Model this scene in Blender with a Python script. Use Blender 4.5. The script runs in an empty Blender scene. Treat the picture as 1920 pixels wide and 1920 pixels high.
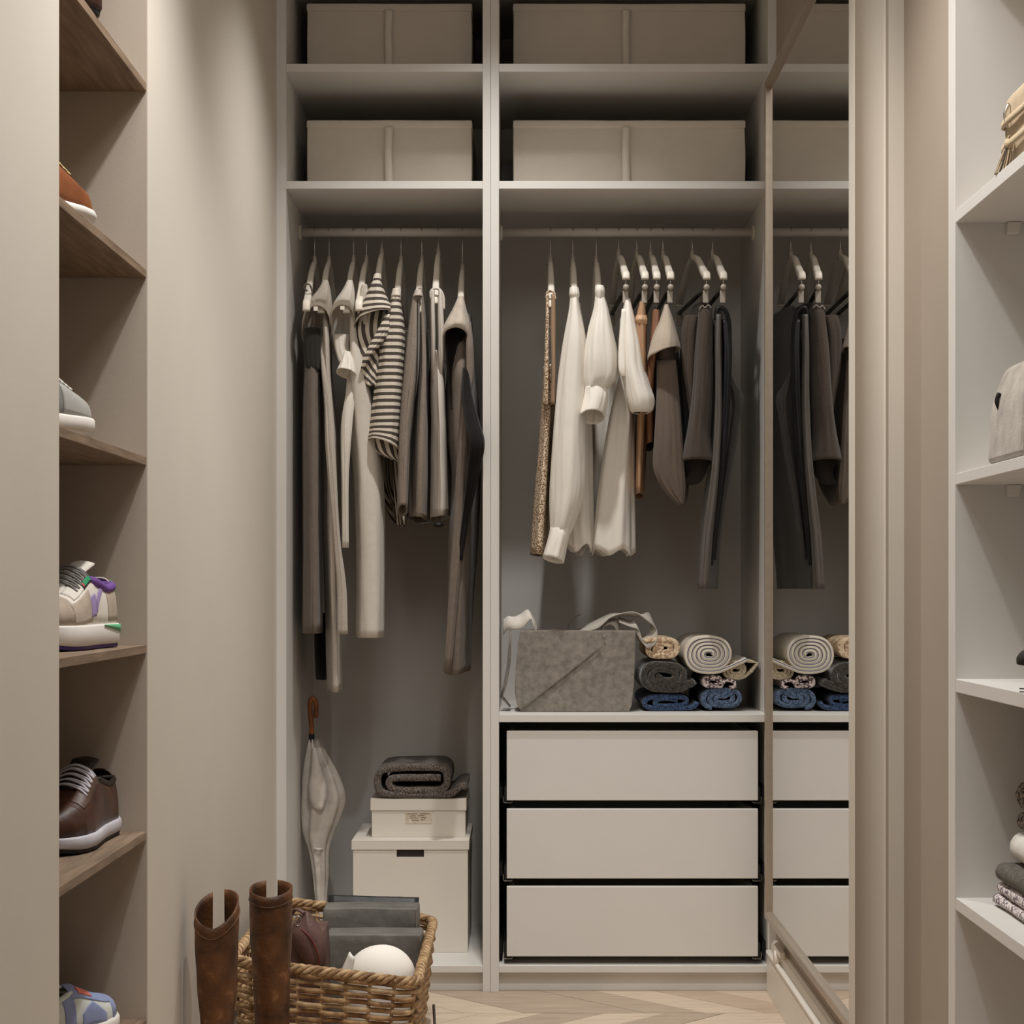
import bpy, bmesh, math, random
from mathutils import Vector, Matrix, noise as mnoise
PI = math.pi
sc = bpy.context.scene
C = sc.collection
random.seed(7)

# ------------------------------------------------------------------ camera
F = 3538.0            # focal length in pixels of the 1920 px frame
VX, VY = 980.0, 1105.0   # vanishing point of the aisle
CH = 0.939            # camera height
D = 4.4               # distance to the wardrobe front
cam_d = bpy.data.cameras.new('camera')
cam = bpy.data.objects.new('camera', cam_d); C.objects.link(cam)
cam.location = (0, 0, CH); cam.rotation_euler = (PI/2, 0, 0)
cam_d.sensor_width = 36; cam_d.lens = 36*F/1920
cam_d.shift_x = -(VX-960)/1920; cam_d.shift_y = (VY-960)/1920
cam_d.clip_start = 0.05
sc.camera = cam

# ------------------------------------------------------------------ world, lamps, exposure
w = bpy.data.worlds.new('world'); sc.world = w; w.use_nodes = True
w.node_tree.nodes['Background'].inputs[0].default_value = (1.0, 0.93, 0.85, 1)
w.node_tree.nodes['Background'].inputs[1].default_value = 0.02
vs = sc.view_settings
vs.view_transform = 'Standard'; vs.look = 'None'; vs.gamma = 1; vs.use_curve_mapping = False
vs.exposure = -0.33
CEIL = 2.72
DOWNLIGHTS = [(-0.03, 3.90, 108, 97, 1.0), (0.0, 2.66, 118, 102, .6), (0.0, 1.00, 12, 112, .6)]
for (lx, ly, pw, ang, bl) in DOWNLIGHTS:
    ld = bpy.data.lights.new('downlight', 'SPOT'); ld.energy = pw
    ld.spot_size = math.radians(ang); ld.spot_blend = bl; ld.shadow_soft_size = 0.035
    ld.color = (1.0, 0.988, 0.97)
    lo = bpy.data.objects.new('downlight', ld); C.objects.link(lo); lo.location = (lx, ly, CEIL-0.06)
AREAS = [(0.03, 1.7, 2.70, 0.9, 1.9, 22)]
for (ax, ay, az, sx, sy, pw) in AREAS:      # added fill light over the aisle, out of view
    ld = bpy.data.lights.new('aisle_fill_light', 'AREA'); ld.shape = 'RECTANGLE'
    ld.size = sx; ld.size_y = sy; ld.energy = pw; ld.color = (1.0, 0.988, 0.97)
    lo = bpy.data.objects.new('aisle_fill_light', ld); C.objects.link(lo); lo.location = (ax, ay, az)

# ------------------------------------------------------------------ helpers
def lin(c):
    c = c/255.0
    return c/12.92 if c <= .04045 else ((c+.055)/1.055)**2.4
def S(r, g, b): return (lin(r), lin(g), lin(b), 1)
def P(px, py, y):            # pixel + distance -> point
    return Vector(((px-VX)*y/F, y, CH+(VY-py)*y/F))
def X(px, y=D): return (px-VX)*y/F
def Z(py, y=D): return CH+(VY-py)*y/F

MATS = {}
def mat(name, col, rough=.6, var=.08, scale=30, bump=0, bscale=150, spec=.35, col2=None, metal=0, sheen=0, stretch=(1,1,1), detail=4, bdist=.002, trans=0):
    if name in MATS: return MATS[name]
    m = bpy.data.materials.new(name); m.use_nodes = True; MATS[name] = m
    nt = m.node_tree; b = nt.nodes['Principled BSDF']
    b.inputs['Roughness'].default_value = rough; b.inputs['Metallic'].default_value = metal
    b.inputs['Specular IOR Level'].default_value = spec
    if sheen: b.inputs['Sheen Weight'].default_value = sheen
    if trans: b.inputs['Transmission Weight'].default_value = trans
    tc = nt.nodes.new('ShaderNodeTexCoord'); mp = nt.nodes.new('ShaderNodeMapping')
    mp.inputs['Scale'].default_value = stretch
    nt.links.new(tc.outputs['Object'], mp.inputs[0])
    n = nt.nodes.new('ShaderNodeTexNoise'); n.inputs['Scale'].default_value = scale; n.inputs['Detail'].default_value = detail
    nt.links.new(mp.outputs[0], n.inputs['Vector'])
    r = nt.nodes.new('ShaderNodeValToRGB')
    if col2 is None:
        c0 = tuple(max(0, c*(1-var)) for c in col[:3])+(1,); c1 = tuple(min(1, c*(1+var)) for c in col[:3])+(1,)
    else: c0, c1 = col, col2
    r.color_ramp.elements[0].color = c0; r.color_ramp.elements[1].color = c1
    r.color_ramp.elements[0].position = .32; r.color_ramp.elements[1].position = .68
    nt.links.new(n.outputs['Fac'], r.inputs[0]); nt.links.new(r.outputs[0], b.inputs['Base Color'])
    if bump:
        n2 = nt.nodes.new('ShaderNodeTexNoise'); n2.inputs['Scale'].default_value = bscale; n2.inputs['Detail'].default_value = 3
        nt.links.new(mp.outputs[0], n2.inputs['Vector'])
        bp = nt.nodes.new('ShaderNodeBump'); bp.inputs['Strength'].default_value = bump; bp.inputs['Distance'].default_value = bdist
        nt.links.new(n2.outputs['Fac'], bp.inputs['Height']); nt.links.new(bp.outputs[0], b.inputs['Normal'])
    return m
def stripe_mat(name, ca, cb, period, axis='v', duty=.5, rough=.7, phase=0):
    """stripes along the cloth's own (woven) direction, taken from its UV map in metres"""
    if name in MATS: return MATS[name]
    m = bpy.data.materials.new(name); m.use_nodes = True; MATS[name] = m
    nt = m.node_tree; b = nt.nodes['Principled BSDF']; b.inputs['Roughness'].default_value = rough
    b.inputs['Specular IOR Level'].default_value = .2
    tc = nt.nodes.new('ShaderNodeTexCoord'); sp = nt.nodes.new('ShaderNodeSeparateXYZ')
    nt.links.new(tc.outputs['UV'], sp.inputs[0])
    d = nt.nodes.new('ShaderNodeMath'); d.operation = 'DIVIDE'; d.inputs[1].default_value = period
    nt.links.new(sp.outputs['Y' if axis == 'v' else 'X'], d.inputs[0])
    a = nt.nodes.new('ShaderNodeMath'); a.operation = 'ADD'; a.inputs[1].default_value = phase
    nt.links.new(d.outputs[0], a.inputs[0])
    f = nt.nodes.new('ShaderNodeMath'); f.operation = 'FRACT'; nt.links.new(a.outputs[0], f.inputs[0])
    g = nt.nodes.new('ShaderNodeMath'); g.operation = 'GREATER_THAN'; g.inputs[1].default_value = duty
    nt.links.new(f.outputs[0], g.inputs[0])
    mx = nt.nodes.new('ShaderNodeMix'); mx.data_type = 'RGBA'
    mx.inputs['A'].default_value = ca; mx.inputs['B'].default_value = cb
    nt.links.new(g.outputs[0], mx.inputs['Factor']); nt.links.new(mx.outputs['Result'], b.inputs['Base Color'])
    return m
def weave_mat(name, ca, cb, cell=.006, rough=.85):
    """coarse two-colour weave (checker broken by noise)"""
    if name in MATS: return MATS[name]
    m = bpy.data.materials.new(name); m.use_nodes = True; MATS[name] = m
    nt = m.node_tree; b = nt.nodes['Principled BSDF']; b.inputs['Roughness'].default_value = rough
    b.inputs['Specular IOR Level'].default_value = .15
    tc = nt.nodes.new('ShaderNodeTexCoord')
    v = nt.nodes.new('ShaderNodeTexVoronoi'); v.inputs['Scale'].default_value = 1/cell; v.inputs['Randomness'].default_value = .75
    nt.links.new(tc.outputs['Object'], v.inputs['Vector'])
    sp = nt.nodes.new('ShaderNodeSeparateColor'); nt.links.new(v.outputs['Color'], sp.inputs[0])
    r = nt.nodes.new('ShaderNodeValToRGB'); r.color_ramp.elements[0].color = ca; r.color_ramp.elements[1].color = cb
    r.color_ramp.elements[0].position = .38; r.color_ramp.elements[1].position = .55
    nt.links.new(sp.outputs[0], r.inputs[0]); nt.links.new(r.outputs[0], b.inputs['Base Color'])
    bp = nt.nodes.new('ShaderNodeBump'); bp.inputs['Strength'].default_value = .6; bp.inputs['Distance'].default_value = .002
    nt.links.new(v.outputs['Distance'], bp.inputs['Height']); bp.invert = True; nt.links.new(bp.outputs[0], b.inputs['Normal'])
    return m

BASE = {}
def _mesh(name, geo, base, smooth):
    v, f = geo[0], geo[1]; uv = geo[2] if len(geo) > 2 else None
    me = bpy.data.meshes.new(name)
    me.from_pydata([(p[0]-base[0], p[1]-base[1], p[2]-base[2]) for p in v], [], f)
    if uv:
        l = me.uv_layers.new(name='UVMap')
        for lp in me.loops: l.data[lp.index].uv = uv[lp.vertex_index]
    me.validate()
    if smooth:
        for p in me.polygons: p.use_smooth = True
    me.update()
    return me
def _mods(o, bevel, solid, subd, seg=2):
    if subd:
        s = o.modifiers.new('subsurf', 'SUBSURF'); s.levels = s.render_levels = subd
    if solid:
        s = o.modifiers.new('thickness', 'SOLIDIFY'); s.thickness = solid; s.offset = 0
    if bevel:
        b = o.modifiers.new('bevel', 'BEVEL'); b.width = bevel; b.segments = seg; b.limit_method = 'ANGLE'
        b.harden_normals = False
def thing(name, label, cat, base, group=None):
    o = bpy.data.objects.new(name, None); C.objects.link(o)
    o.empty_display_size = .05
    o.location = base; BASE[o] = Vector(base)
    o['label'] = label; o['category'] = cat
    if group: o['group'] = group
    return o
def part(parent, name, geo, m, smooth=False, bevel=0, solid=0, subd=0, label=None, kind=None, seg=2):
    base = BASE[parent]
    o = bpy.data.objects.new(name, _mesh(name, geo, base, smooth)); C.objects.link(o)
    o.data.materials.append(m); o.parent = parent; BASE[o] = base
    _mods(o, bevel, solid, subd, seg)
    if label: o['label'] = label
    if kind: o['kind'] = kind
    return o
def single(name, label, cat, geo, m, base=None, smooth=False, bevel=0, solid=0, subd=0, group=None):
    v = geo[0]
    if base is None:
        base = Vector(((min(p[0] for p in v)+max(p[0] for p in v))/2, (min(p[1] for p in v)+max(p[1] for p in v))/2, min(p[2] for p in v)))
    o = bpy.data.objects.new(name, _mesh(name, geo, base, smooth)); C.objects.link(o)
    o.location = base; BASE[o] = Vector(base); o.data.materials.append(m)
    o['label'] = label; o['category'] = cat
    if group: o['group'] = group
    _mods(o, bevel, solid, subd)
    return o
def struct(name, geo, m, bevel=0, smooth=False, label=None):
    o = bpy.data.objects.new(name, _mesh(name, geo, (0,0,0), smooth)); C.objects.link(o)
    o.data.materials.append(m); o['kind'] = 'structure'; BASE[o] = Vector((0,0,0))
    if label: o['label'] = label
    _mods(o, bevel, 0, 0)
    return o
def copy_tree(o, parent=None, off=None):
    c = o.copy(); C.objects.link(c); c.parent = parent; BASE[c] = BASE[o]
    if off is not None: c.location = o.location+Vector(off)
    for ch in list(o.children): copy_tree(ch, c)
    return c

def box(x0, x1, y0, y1, z0, z1):
    v = [(x, y, z) for x in (x0, x1) for y in (y0, y1) for z in (z0, z1)]
    f = [(0,1,3,2), (4,6,7,5), (0,4,5,1), (2,3,7,6), (0,2,6,4), (1,5,7,3)]
    return v, f
def join(*gs):
    V, Fs, U = [], [], []
    useuv = any(len(g) > 2 and g[2] for g in gs)
    for g in gs:
        o = len(V); V += list(g[0]); Fs += [tuple(i+o for i in f) for f in g[1]]
        if useuv: U += list(g[2]) if len(g) > 2 and g[2] else [(0,0)]*len(g[0])
    return (V, Fs, U) if useuv else (V, Fs)
def xf(geo, M):
    return ([M @ Vector(p) for p in geo[0]],)+tuple(geo[1:])
def grid(rows, closed_u=False, cap0=False, cap1=False, uvs=None):
    """rows of equal-length point lists -> quads"""
    n = len(rows[0]); V = [p for r in rows for p in r]; Fs = []
    for i in range(len(rows)-1):
        for j in range(n if closed_u else n-1):
            k = (j+1) % n
            Fs.append((i*n+j, i*n+k, (i+1)*n+k, (i+1)*n+j))
    if cap0: Fs.append(tuple(range(n-1, -1, -1)))
    if cap1: Fs.append(tuple((len(rows)-1)*n+j for j in range(n)))
    return (V, Fs, uvs) if uvs else (V, Fs)
def extr_y(poly, y0, y1):
    """closed polygon of (x,z) extruded along y"""
    return grid([[(x, y0, z) for x, z in poly], [(x, y1, z) for x, z in poly]], True, True, True)
def smooth_path(pts, n=6):
    """Catmull-Rom through points"""
    pts = [Vector(p) for p in pts]; out = []
    for i in range(len(pts)-1):
        p0 = pts[max(i-1, 0)]; p1 = pts[i]; p2 = pts[i+1]; p3 = pts[min(i+2, len(pts)-1)]
        for k in range(n):
            t = k/n
            out.append(.5*((2*p1)+(p2-p0)*t+(2*p0-5*p1+4*p2-p3)*t*t+(3*p1-p0-3*p2+p3)*t**3))
    out.append(pts[-1]); return out
def tube(path, r, n=8, cap=True, radii=None, flat=1.0, up=None, closed=False):
    path = [Vector(p) for p in path]; rows = []; prev = None
    for i, p in enumerate(path):
        if closed: t = path[(i+1) % len(path)]-path[i-1]
        else: t = path[min(i+1, len(path)-1)]-path[max(i-1, 0)]
        if t.length < 1e-9: t = Vector((0,0,1))
        t.normalize()
        if prev is None:
            a = Vector(up) if up else (Vector((0,0,1)) if abs(t.z) < .9 else Vector((0,1,0)))
        else: a = prev
        u = (a-t*a.dot(t))
        if u.length < 1e-6: u = t.orthogonal()
        u.normalize(); s = t.cross(u); prev = u
        rr = radii[i] if radii else r
        rows.append([p+(s*math.cos(2*PI*k/n)+u*math.sin(2*PI*k/n)*flat)*rr for k in range(n)])
    if closed: rows.append(rows[0]); return grid(rows, True)
    return grid(rows, True, cap, cap)
def ribbon(path, width_vecs, thick=0):
    rows = [[Vector(p)-Vector(w), Vector(p), Vector(p)+Vector(w)] for p, w in zip(path, width_vecs)]
    return grid(rows)
def disc(c, r, axis, h, n=16):
    """short cylinder centred at c along axis"""
    c = Vector(c); a = Vector(axis).normalized()
    return tube([c-a*h/2, c+a*h/2], r, n)
def ball(c, rx, ry, rz, n=16, m=10):
    rows = []
    for i in range(m+1):
        ph = PI*i/m
        rr = max(math.sin(ph), .001)
        rows.append([(c[0]+rx*rr*math.cos(2*PI*k/n), c[1]+ry*rr*math.sin(2*PI*k/n), c[2]-rz*math.cos(ph)) for k in range(n)])
    return grid(rows, True, True, True)

# ------------------------------------------------------------------ materials of the room
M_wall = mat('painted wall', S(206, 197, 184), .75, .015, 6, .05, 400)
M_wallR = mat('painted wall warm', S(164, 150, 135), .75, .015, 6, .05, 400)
M_cab = mat('white melamine', S(217, 213, 207), .45, .01, 8, .02, 600)
M_white = mat('white lacquer', S(228, 220, 208), .4, .01, 8)
M_ceil = mat('ceiling paint', S(225, 216, 204), .8, .01, 5)
M_oak = mat('oak veneer', S(116, 97, 79), .55, 0, 9, .25, 60, col2=S(146, 124, 102), stretch=(14, 1, 14), bdist=.001)
M_black = mat('black steel', S(22, 21, 20), .45, .1, 30)
M_chrome = mat('chrome wire', S(205, 200, 195), .25, .02, 30, metal=1)
def plank_mat(name, a, b):
    return mat(name, a, .5, 0, 7, .12, 40, col2=b, stretch=(1.2, 12, 6), bdist=.001)
PLANKS = [plank_mat('oak plank pale', S(196, 176, 154), S(212, 194, 172)), plank_mat('oak plank mid', S(178, 156, 134), S(198, 178, 156)),
          plank_mat('oak plank grey', S(166, 146, 127), S(186, 168, 148))]

# ------------------------------------------------------------------ room shell
XL, XR, XS = X(518), X(1456), 0.649      # left wall, mirror wall, right shelving front
YB = -0.9
NY0, NY1 = XL*F/(110-VX), XL*F/(277-VX)    # niche opening along the left wall
floor = struct('floor', box(-1.1, 1.2, YB-.1, 5.1, -.06, -.012), mat('subfloor', S(120, 98, 78), .8))
struct('ceiling', box(-1.1, 1.2, YB-.1, 5.1, CEIL, CEIL+.08), M_ceil)
struct('wall_left', join(box(XL-.12, XL, YB, NY0, 0, CEIL), box(XL-.12, XL, NY1, 5.05, 0, CEIL), box(XL-.12, XL, NY0, NY1, 2.42, CEIL)), M_wall)
struct('wall_back', box(-1.1, 1.2, YB-.1, YB, 0, CEIL), M_wall)
struct('wall_far', box(-1.1, 1.2, 4.985, 5.08, 0, CEIL), M_wall)
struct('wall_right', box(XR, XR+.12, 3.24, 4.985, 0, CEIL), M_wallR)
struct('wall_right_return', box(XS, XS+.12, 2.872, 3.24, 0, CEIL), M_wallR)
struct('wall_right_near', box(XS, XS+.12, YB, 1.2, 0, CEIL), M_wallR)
# moulded jamb that closes the mirror wall: rounded nose, shallow groove, flat
def jamb():
    y0 = 3.182; dp = .030
    x0, x1 = X(1603, y0), XS
    prof = [(x0, y0+.06), (x0, y0)]
    for k in range(1, 15):                       # hollow cove that flattens towards the right
        u = k/14; prof.append((x0+.054*u, y0+dp*(1-(1-u)**2.2)*.9))
    prof += [(x0+.0565, y0+dp*.9-.003), (x0+.062, y0+dp*.93), (x1, y0+dp), (x1, y0+.06)]
    return grid([[(x, y, z) for x, y in prof] for z in (0, CEIL)], True, True, True)
struct('trim_1', jamb(), M_wall, smooth=False)
# ceiling spots (out of frame)
for i, (lx, ly, pw, ang, bl) in enumerate(DOWNLIGHTS):
    t = thing('ceiling_spot', ('round white ceiling spot in front of the wardrobes', 'round white ceiling spot between the shoe niche and the open shelving', 'round white ceiling spot inside the frame of the added fill light')[i], 'ceiling light', (lx, ly, CEIL), 'ceiling spots')
    ring = [(lx+r*math.cos(a*PI/12), ly+r*math.sin(a*PI/12), CEIL-dz) for r, dz in () for a in range(24)]
    rows = [[(lx+r*math.cos(a*PI/12), ly+r*math.sin(a*PI/12), CEIL-dz) for a in range(24)] for r, dz in ((.06, 0), (.06, .012), (.045, .014), (.043, .002))]
    part(t, 'trim_ring', grid(rows, True), M_white, True)

for (ax, ay, az, sx, sy, pw) in AREAS:  # added frame around the fill light, no known fixture
    t = thing('fill_light_frame', 'added white frame around the unseen fill light on the ceiling above the aisle', 'ceiling light', (ax, ay, CEIL))
    ox, oy, z0, z1 = sx/2+.03, sy/2+.03, CEIL-.014, CEIL-.0005
    part(t, 'frame', join(box(ax-ox, ax+ox, ay-oy, ay-oy+.03, z0, z1), box(ax-ox, ax+ox, ay+oy-.03, ay+oy, z0, z1),
                          box(ax-ox, ax-ox+.03, ay-oy+.03, ay+oy-.03, z0, z1), box(ax+ox-.03, ax+ox, ay-oy+.03, ay+oy-.03, z0, z1)), M_white)
# chevron floor: each board its own piece
ROWD, PITCH, SEAM = .447, .134, 4.184
GAP = .0009
def plank(xl, ya, yb, dx, z=0.0):
    # parallelogram board between two seams, running at 45 degrees
    g = GAP
    top = [(xl+g, ya+g), (xl+PITCH-g, ya+g), (xl+PITCH-g+dx, yb-g), (xl+g+dx, yb-g)]
    return grid([[(x, y, -.012) for x, y in top], [(x, y, z) for x, y in top]], True, True, True)
pk = 0
for row in range(-6, 2):
    ya = SEAM-ROWD+row*ROWD+ROWD; yb = ya+ROWD
    ya_, yb_ = ya, min(yb, 4.97)
    sgn = -1 if row % 2 == 0 else 1
    frac = (yb_-ya_)/ROWD
    n0 = -12; off = .002 if row % 2 == 0 else .002
    for k in range(n0, 13):
        xl = off+k*PITCH
        dx = sgn*ROWD
        # plank must overlap the aisle strip
        lo, hi = min(xl, xl+dx*frac), max(xl, xl+dx*frac)+PITCH
        if hi < XL-.02 or lo > XR+.1: continue
        geo = plank(xl, ya_, yb_, dx*frac, random.uniform(-.0006, .0))
        o = part(floor, 'plank', geo, PLANKS[random.choice((0, 0, 1, 1, 2))])
        pk += 1
# baseboards
def base_prof(xw, s):
    # profile (x offset from wall towards aisle, z)
    return [(xw, 0), (xw+s*.0235, 0), (xw+s*.0235, .083), (xw+s*.022, .088), (xw+s*.0255, .092), (xw+s*.0255, .097), (xw+s*.020, .1005), (xw+s*.014, .099), (xw+s*.012, .115), (xw+s*.006, .122), (xw, .122)]
def base_run(xw, s, y0, y1):
    return grid([[(x, y, z) for x, z in base_prof(xw, s)] for y in (y0, y1)], True, True, True)
struct('baseboard_right', base_run(XR, -1, 3.215, D-.004), M_white)
struct('baseboard_left', join(base_run(XL, 1, NY1+.002, D-.004), base_run(XL, 1, YB, NY0-.002)), M_white)
# ------------------------------------------------------------------ wardrobes
YB2 = 4.955
zt = [Z(119), Z(134), Z(339), Z(353.5)]
zb0, zb1 = Z(1811), Z(1824)
TOPZ = 2.40
w1 = thing('wardrobe', 'narrow white open wardrobe with coats, umbrella and stacked boxes inside', 'wardrobe', (X(718), D+.28, 0))
def panels(t, xo0, xi0, xi1, xo1):
    part(t, 'side_panel', box(xo0, xi0, D, YB2, 0, TOPZ), M_cab, bevel=.0006)
    part(t, 'side_panel', box(xi1, xo1, D, YB2, 0, TOPZ), M_cab, bevel=.0006)
    part(t, 'back_panel', box(xo0, xo1, YB2, YB2+.008, 0, TOPZ), M_cab)
    part(t, 'top_panel', box(xi0, xi1, D, YB2, TOPZ-.018, TOPZ), M_cab, bevel=.0006)
    part(t, 'shelf', box(xi0, xi1, D+.002, YB2, zt[1], zt[0]), M_cab, bevel=.0008)
    part(t, 'shelf', box(xi0, xi1, D+.002, YB2, zt[3], zt[2]), M_cab, bevel=.0008)
    part(t, 'bottom_shelf', box(xi0, xi1, D+.002, YB2, zb1, zb0), M_cab, bevel=.0008)
    part(t, 'plinth', box(xi0, xi1, D+.022, D+.038, 0, zb1), M_cab)
RY = 4.66; RZ = Z(436, RY)
def rail(t, xi0, xi1):
    r = part(t, 'clothes_rail', tube([(xi0+.004, RY, RZ), (xi1-.004, RY, RZ)], .0108, 20), M_cab, True)
    for x, s in ((xi0, 1), (xi1, -1)):
        part(r, 'rail_bracket', join(disc((x+s*.003, RY, RZ), .019, (1,0,0), .006, 20)), M_white, False, bevel=.001)
XW0, XW1, XW2, XW3 = X(518), X(536.5), X(905), X(919.5)
panels(w1, XW0, XW1, XW2, XW3)
rail(w1, XW1, XW2)
w2 = thing('wardrobe', 'wide white open wardrobe with three drawers under its hanging space', 'wardrobe', (X(1188), D+.28, 0))
XV0, XV1, XV2, XV3 = X(919.5)+.0006, X(935.5), X(1440), X(1456)
panels(w2, XV0, XV1, XV2, XV3)
rail(w2, XV1, XV2)
SH = Z(1340)         # shelf over the drawers
part(w2, 'shelf', box(XV1, XV2, D+.002, YB2, Z(1354.3), SH), M_cab, bevel=.0008)
YD = D+.012
M_dark = mat('dark drawer box', S(70, 62, 56), .6, .05, 20)
for (pt, pb) in ((1370.5, 1501), (1516.5, 1647.5), (1662, 1793.5)):
    x0, x1 = X(950, YD), X(1421.5, YD); z1, z0 = Z(pt, YD), Z(pb, YD)
    bx = join(box(x0+.006, x0+.019, YD+.018, 4.90, z0+.012, z1-.004), box(x1-.019, x1-.006, YD+.018, 4.90, z0+.012, z1-.004),
              box(x0+.019, x1-.019, 4.888, 4.90, z0+.012, z1-.03), box(x0+.019, x1-.019, YD+.018, 4.888, z0+.012, z0+.02))
    d = part(w2, 'drawer', bx, M_cab)
    part(d, 'drawer_front', box(x0, x1, YD, YD+.018, z0, z1), M_cab, bevel=.0018)
    for s, xe, xi in ((-1, x0, XV1), (1, x1, XV2)):
        zc = z0-.004
        # black L-shaped runner with a pale bent lip, seen beside and under the front
        part(w2, 'drawer_runner', join(box(min(xe, xe+s*.006), max(xe, xe+s*.006), YD+.006, 4.90, zc, zc+.034),
                                       box(min(xe-s*.012, xe+s*.006), max(xe-s*.012, xe+s*.006), YD+.008, 4.90, zc-.0015, zc+.001)), M_black)
        part(w2, 'runner_rail', join(box(min(xi, xi-s*.008), max(xi, xi-s*.008), YD+.03, 4.90, zc+.006, zc+.034)), M_black)
        lip = [(xe+s*.0078, YD+.004, zc+.014), (xe+s*.0078, YD+.004, zc+.001), (xe+s*.006, YD+.004, zc-.002), (xe-s*.011, YD+.004, zc-.002), (xe-s*.013, YD+.004, zc+.0005)]
        part(w2, 'runner_lip', tube(lip, .0007, 6), M_chrome)

# ------------------------------------------------------------------ fabric storage boxes on the upper shelves
M_fab = mat('white box fabric', S(214, 204, 190), .85, .02, 15, .25, 500)
def wobble_box(x0, x1, y0, y1, z0, z1, amp, seed, nx=14, ny=6, nz=6):
    """soft-sided box: outer faces bulge a little"""
    bm = bmesh.new()
    g = {}
    def vert(i, j, k):
        if (i, j, k) not in g:
            u, v, w_ = i/nx, j/ny, k/nz
            x = x0+(x1-x0)*u; y = y0+(y1-y0)*v; z = z0+(z1-z0)*w_
            n = mnoise.noise((x*9+seed, y*9, z*9))
            if j in (0, ny): y += (1 if j else -1)*amp*(math.sin(PI*u)*math.sin(PI*w_)*.8+n*.6)
            if i in (0, nx): x += (1 if i else -1)*amp*(math.sin(PI*w_)*.5+n*.4)
            if k == nz: z += amp*(.9*mnoise.noise((x*7+seed, 1.3, 0))*math.sin(PI*u))
            g[(i, j, k)] = bm.verts.new((x, y, z))
        return g[(i, j, k)]
    for i in range(nx):
        for j in range(ny):
            bm.faces.new([vert(i, j, 0), vert(i, j+1, 0), vert(i+1, j+1, 0), vert(i+1, j, 0)])
            bm.faces.new([vert(i, j, nz), vert(i+1, j, nz), vert(i+1, j+1, nz), vert(i, j+1, nz)])
        for k in range(nz):
            bm.faces.new([vert(i, 0, k), vert(i+1, 0, k), vert(i+1, 0, k+1), vert(i, 0, k+1)])
            bm.faces.new([vert(i, ny, k), vert(i, ny, k+1), vert(i+1, ny, k+1), vert(i+1, ny, k)])
    for j in range(ny):
        for k in range(nz):
            bm.faces.new([vert(0, j, k), vert(0, j, k+1), vert(0, j+1, k+1), vert(0, j+1, k)])
            bm.faces.new([vert(nx, j, k), vert(nx, j+1, k), vert(nx, j+1, k+1), vert(nx, j, k+1)])
    bm.verts.index_update()
    out = ([tuple(v.co) for v in bm.verts], [tuple(v.index for v in f.verts) for f in bm.faces]); bm.free(); return out
def fabric_box(pl, pr, ptop, zsh, strap, label, seed):
    y0 = 4.55; y1 = 4.93
    x0, x1 = X(pl, y0), X(pr, y0); z1 = Z(ptop, y0)
    t = thing('storage_box', label, 'storage box', ((x0+x1)/2, (y0+y1)/2, zsh), 'fabric boxes on the upper shelves')
    part(t, 'body', wobble_box(x0+.0015, x1-.0015, y0+.002, y1, zsh+.0005, z1-.012, .003, seed), M_fab, True, bevel=.003)
    part(t, 'lid', wobble_box(x0, x1, y0, y1+.002, z1-.020, z1, .0016, seed+5, nz=2), M_fab, True, bevel=.003)
    xs = X(strap, y0); wv = .0098
    path = [(0, -.001, -.018), (.0004, -.0045, -.03), (-.0008, -.0085, -.06), (-.0012, -.0095, -.09), (0, -.0075, -.13), (.0005, -.006, -(z1-zsh)+.003)]
    pp = smooth_path([(xs+a, y0+b-.0035, z1+c) for a, b, c in path], 4)
    part(t, 'pull_strap', ribbon(pp, [(wv*(1-.15*math.sin(PI*i/len(pp))), 0, 0) for i in range(len(pp))]), mat('strap webbing', S(226, 217, 204), .8, .02, 30), True, solid=.0015)
    return t
fabric_box(575, 885, 225, zt[2], 729.5, 'narrow off-white fabric storage box on the shelf just above the coats in the narrow wardrobe', 1)
fabric_box(575, 885, 6, zt[0], 729.5, 'narrow off-white fabric storage box on the topmost shelf of the narrow wardrobe', 2)
fabric_box(962, 1398, 225, zt[2], 1173.5, 'wide off-white fabric storage box on the shelf just above the rail of the wide wardrobe', 3)
fabric_box(962, 1398, 6, zt[0], 1173.5, 'wide off-white fabric storage box on the topmost shelf of the wide wardrobe', 4)

# ------------------------------------------------------------------ mirror on the right wall
def mirror_mat():
    m = bpy.data.materials.new('mirror glass'); m.use_nodes = True; b = m.node_tree.nodes['Principled BSDF']
    b.inputs['Base Color'].default_value = (.86, .86, .85, 1); b.inputs['Metallic'].default_value = 1; b.inputs['Roughness'].default_value = .004
    return m
XM = .565
my0, my1 = 3.214, XM*F/(1440-VX)
mz0, mz1 = .183, 2.106
mt = thing('wall_mirror', 'tall mirror in a slim brushed metal frame on the right wall', 'mirror', (XM+.01, (my0+my1)/2, mz0))
part(mt, 'mirror_glass', box(XM+.0005, XM+.004, my0+.004, my1-.004, mz0+.006, mz1-.006), mirror_mat())
M_alu = mat('brushed frame', S(176, 162, 146), .35, .04, 60, metal=.55)
fx0, fx1, fw = XM-.0085, XR-.001, .016
part(mt, 'frame_stile', box(fx0, fx1-.004, my1-fw, my1, mz0, mz1), M_alu, bevel=.0015)
part(mt, 'frame_rail', box(fx0, fx1-.004, my0+.002, my1-fw, mz1-fw, mz1), M_alu, bevel=.0015)
part(mt, 'frame_rail', box(fx0, fx1-.004, my0+.002, my1-fw, mz0, mz0+fw), M_alu, bevel=.0015)
part(mt, 'frame_stile', box(XM-.0012, XR-.002, my0, my0+.0035, mz0, mz1), M_dark)
part(mt, 'backing_board', box(XM+.0045, fx1, my0+.0036, my1-fw, mz0+fw, mz1-fw), mat('mirror backing', S(120, 100, 84), .8))
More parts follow.
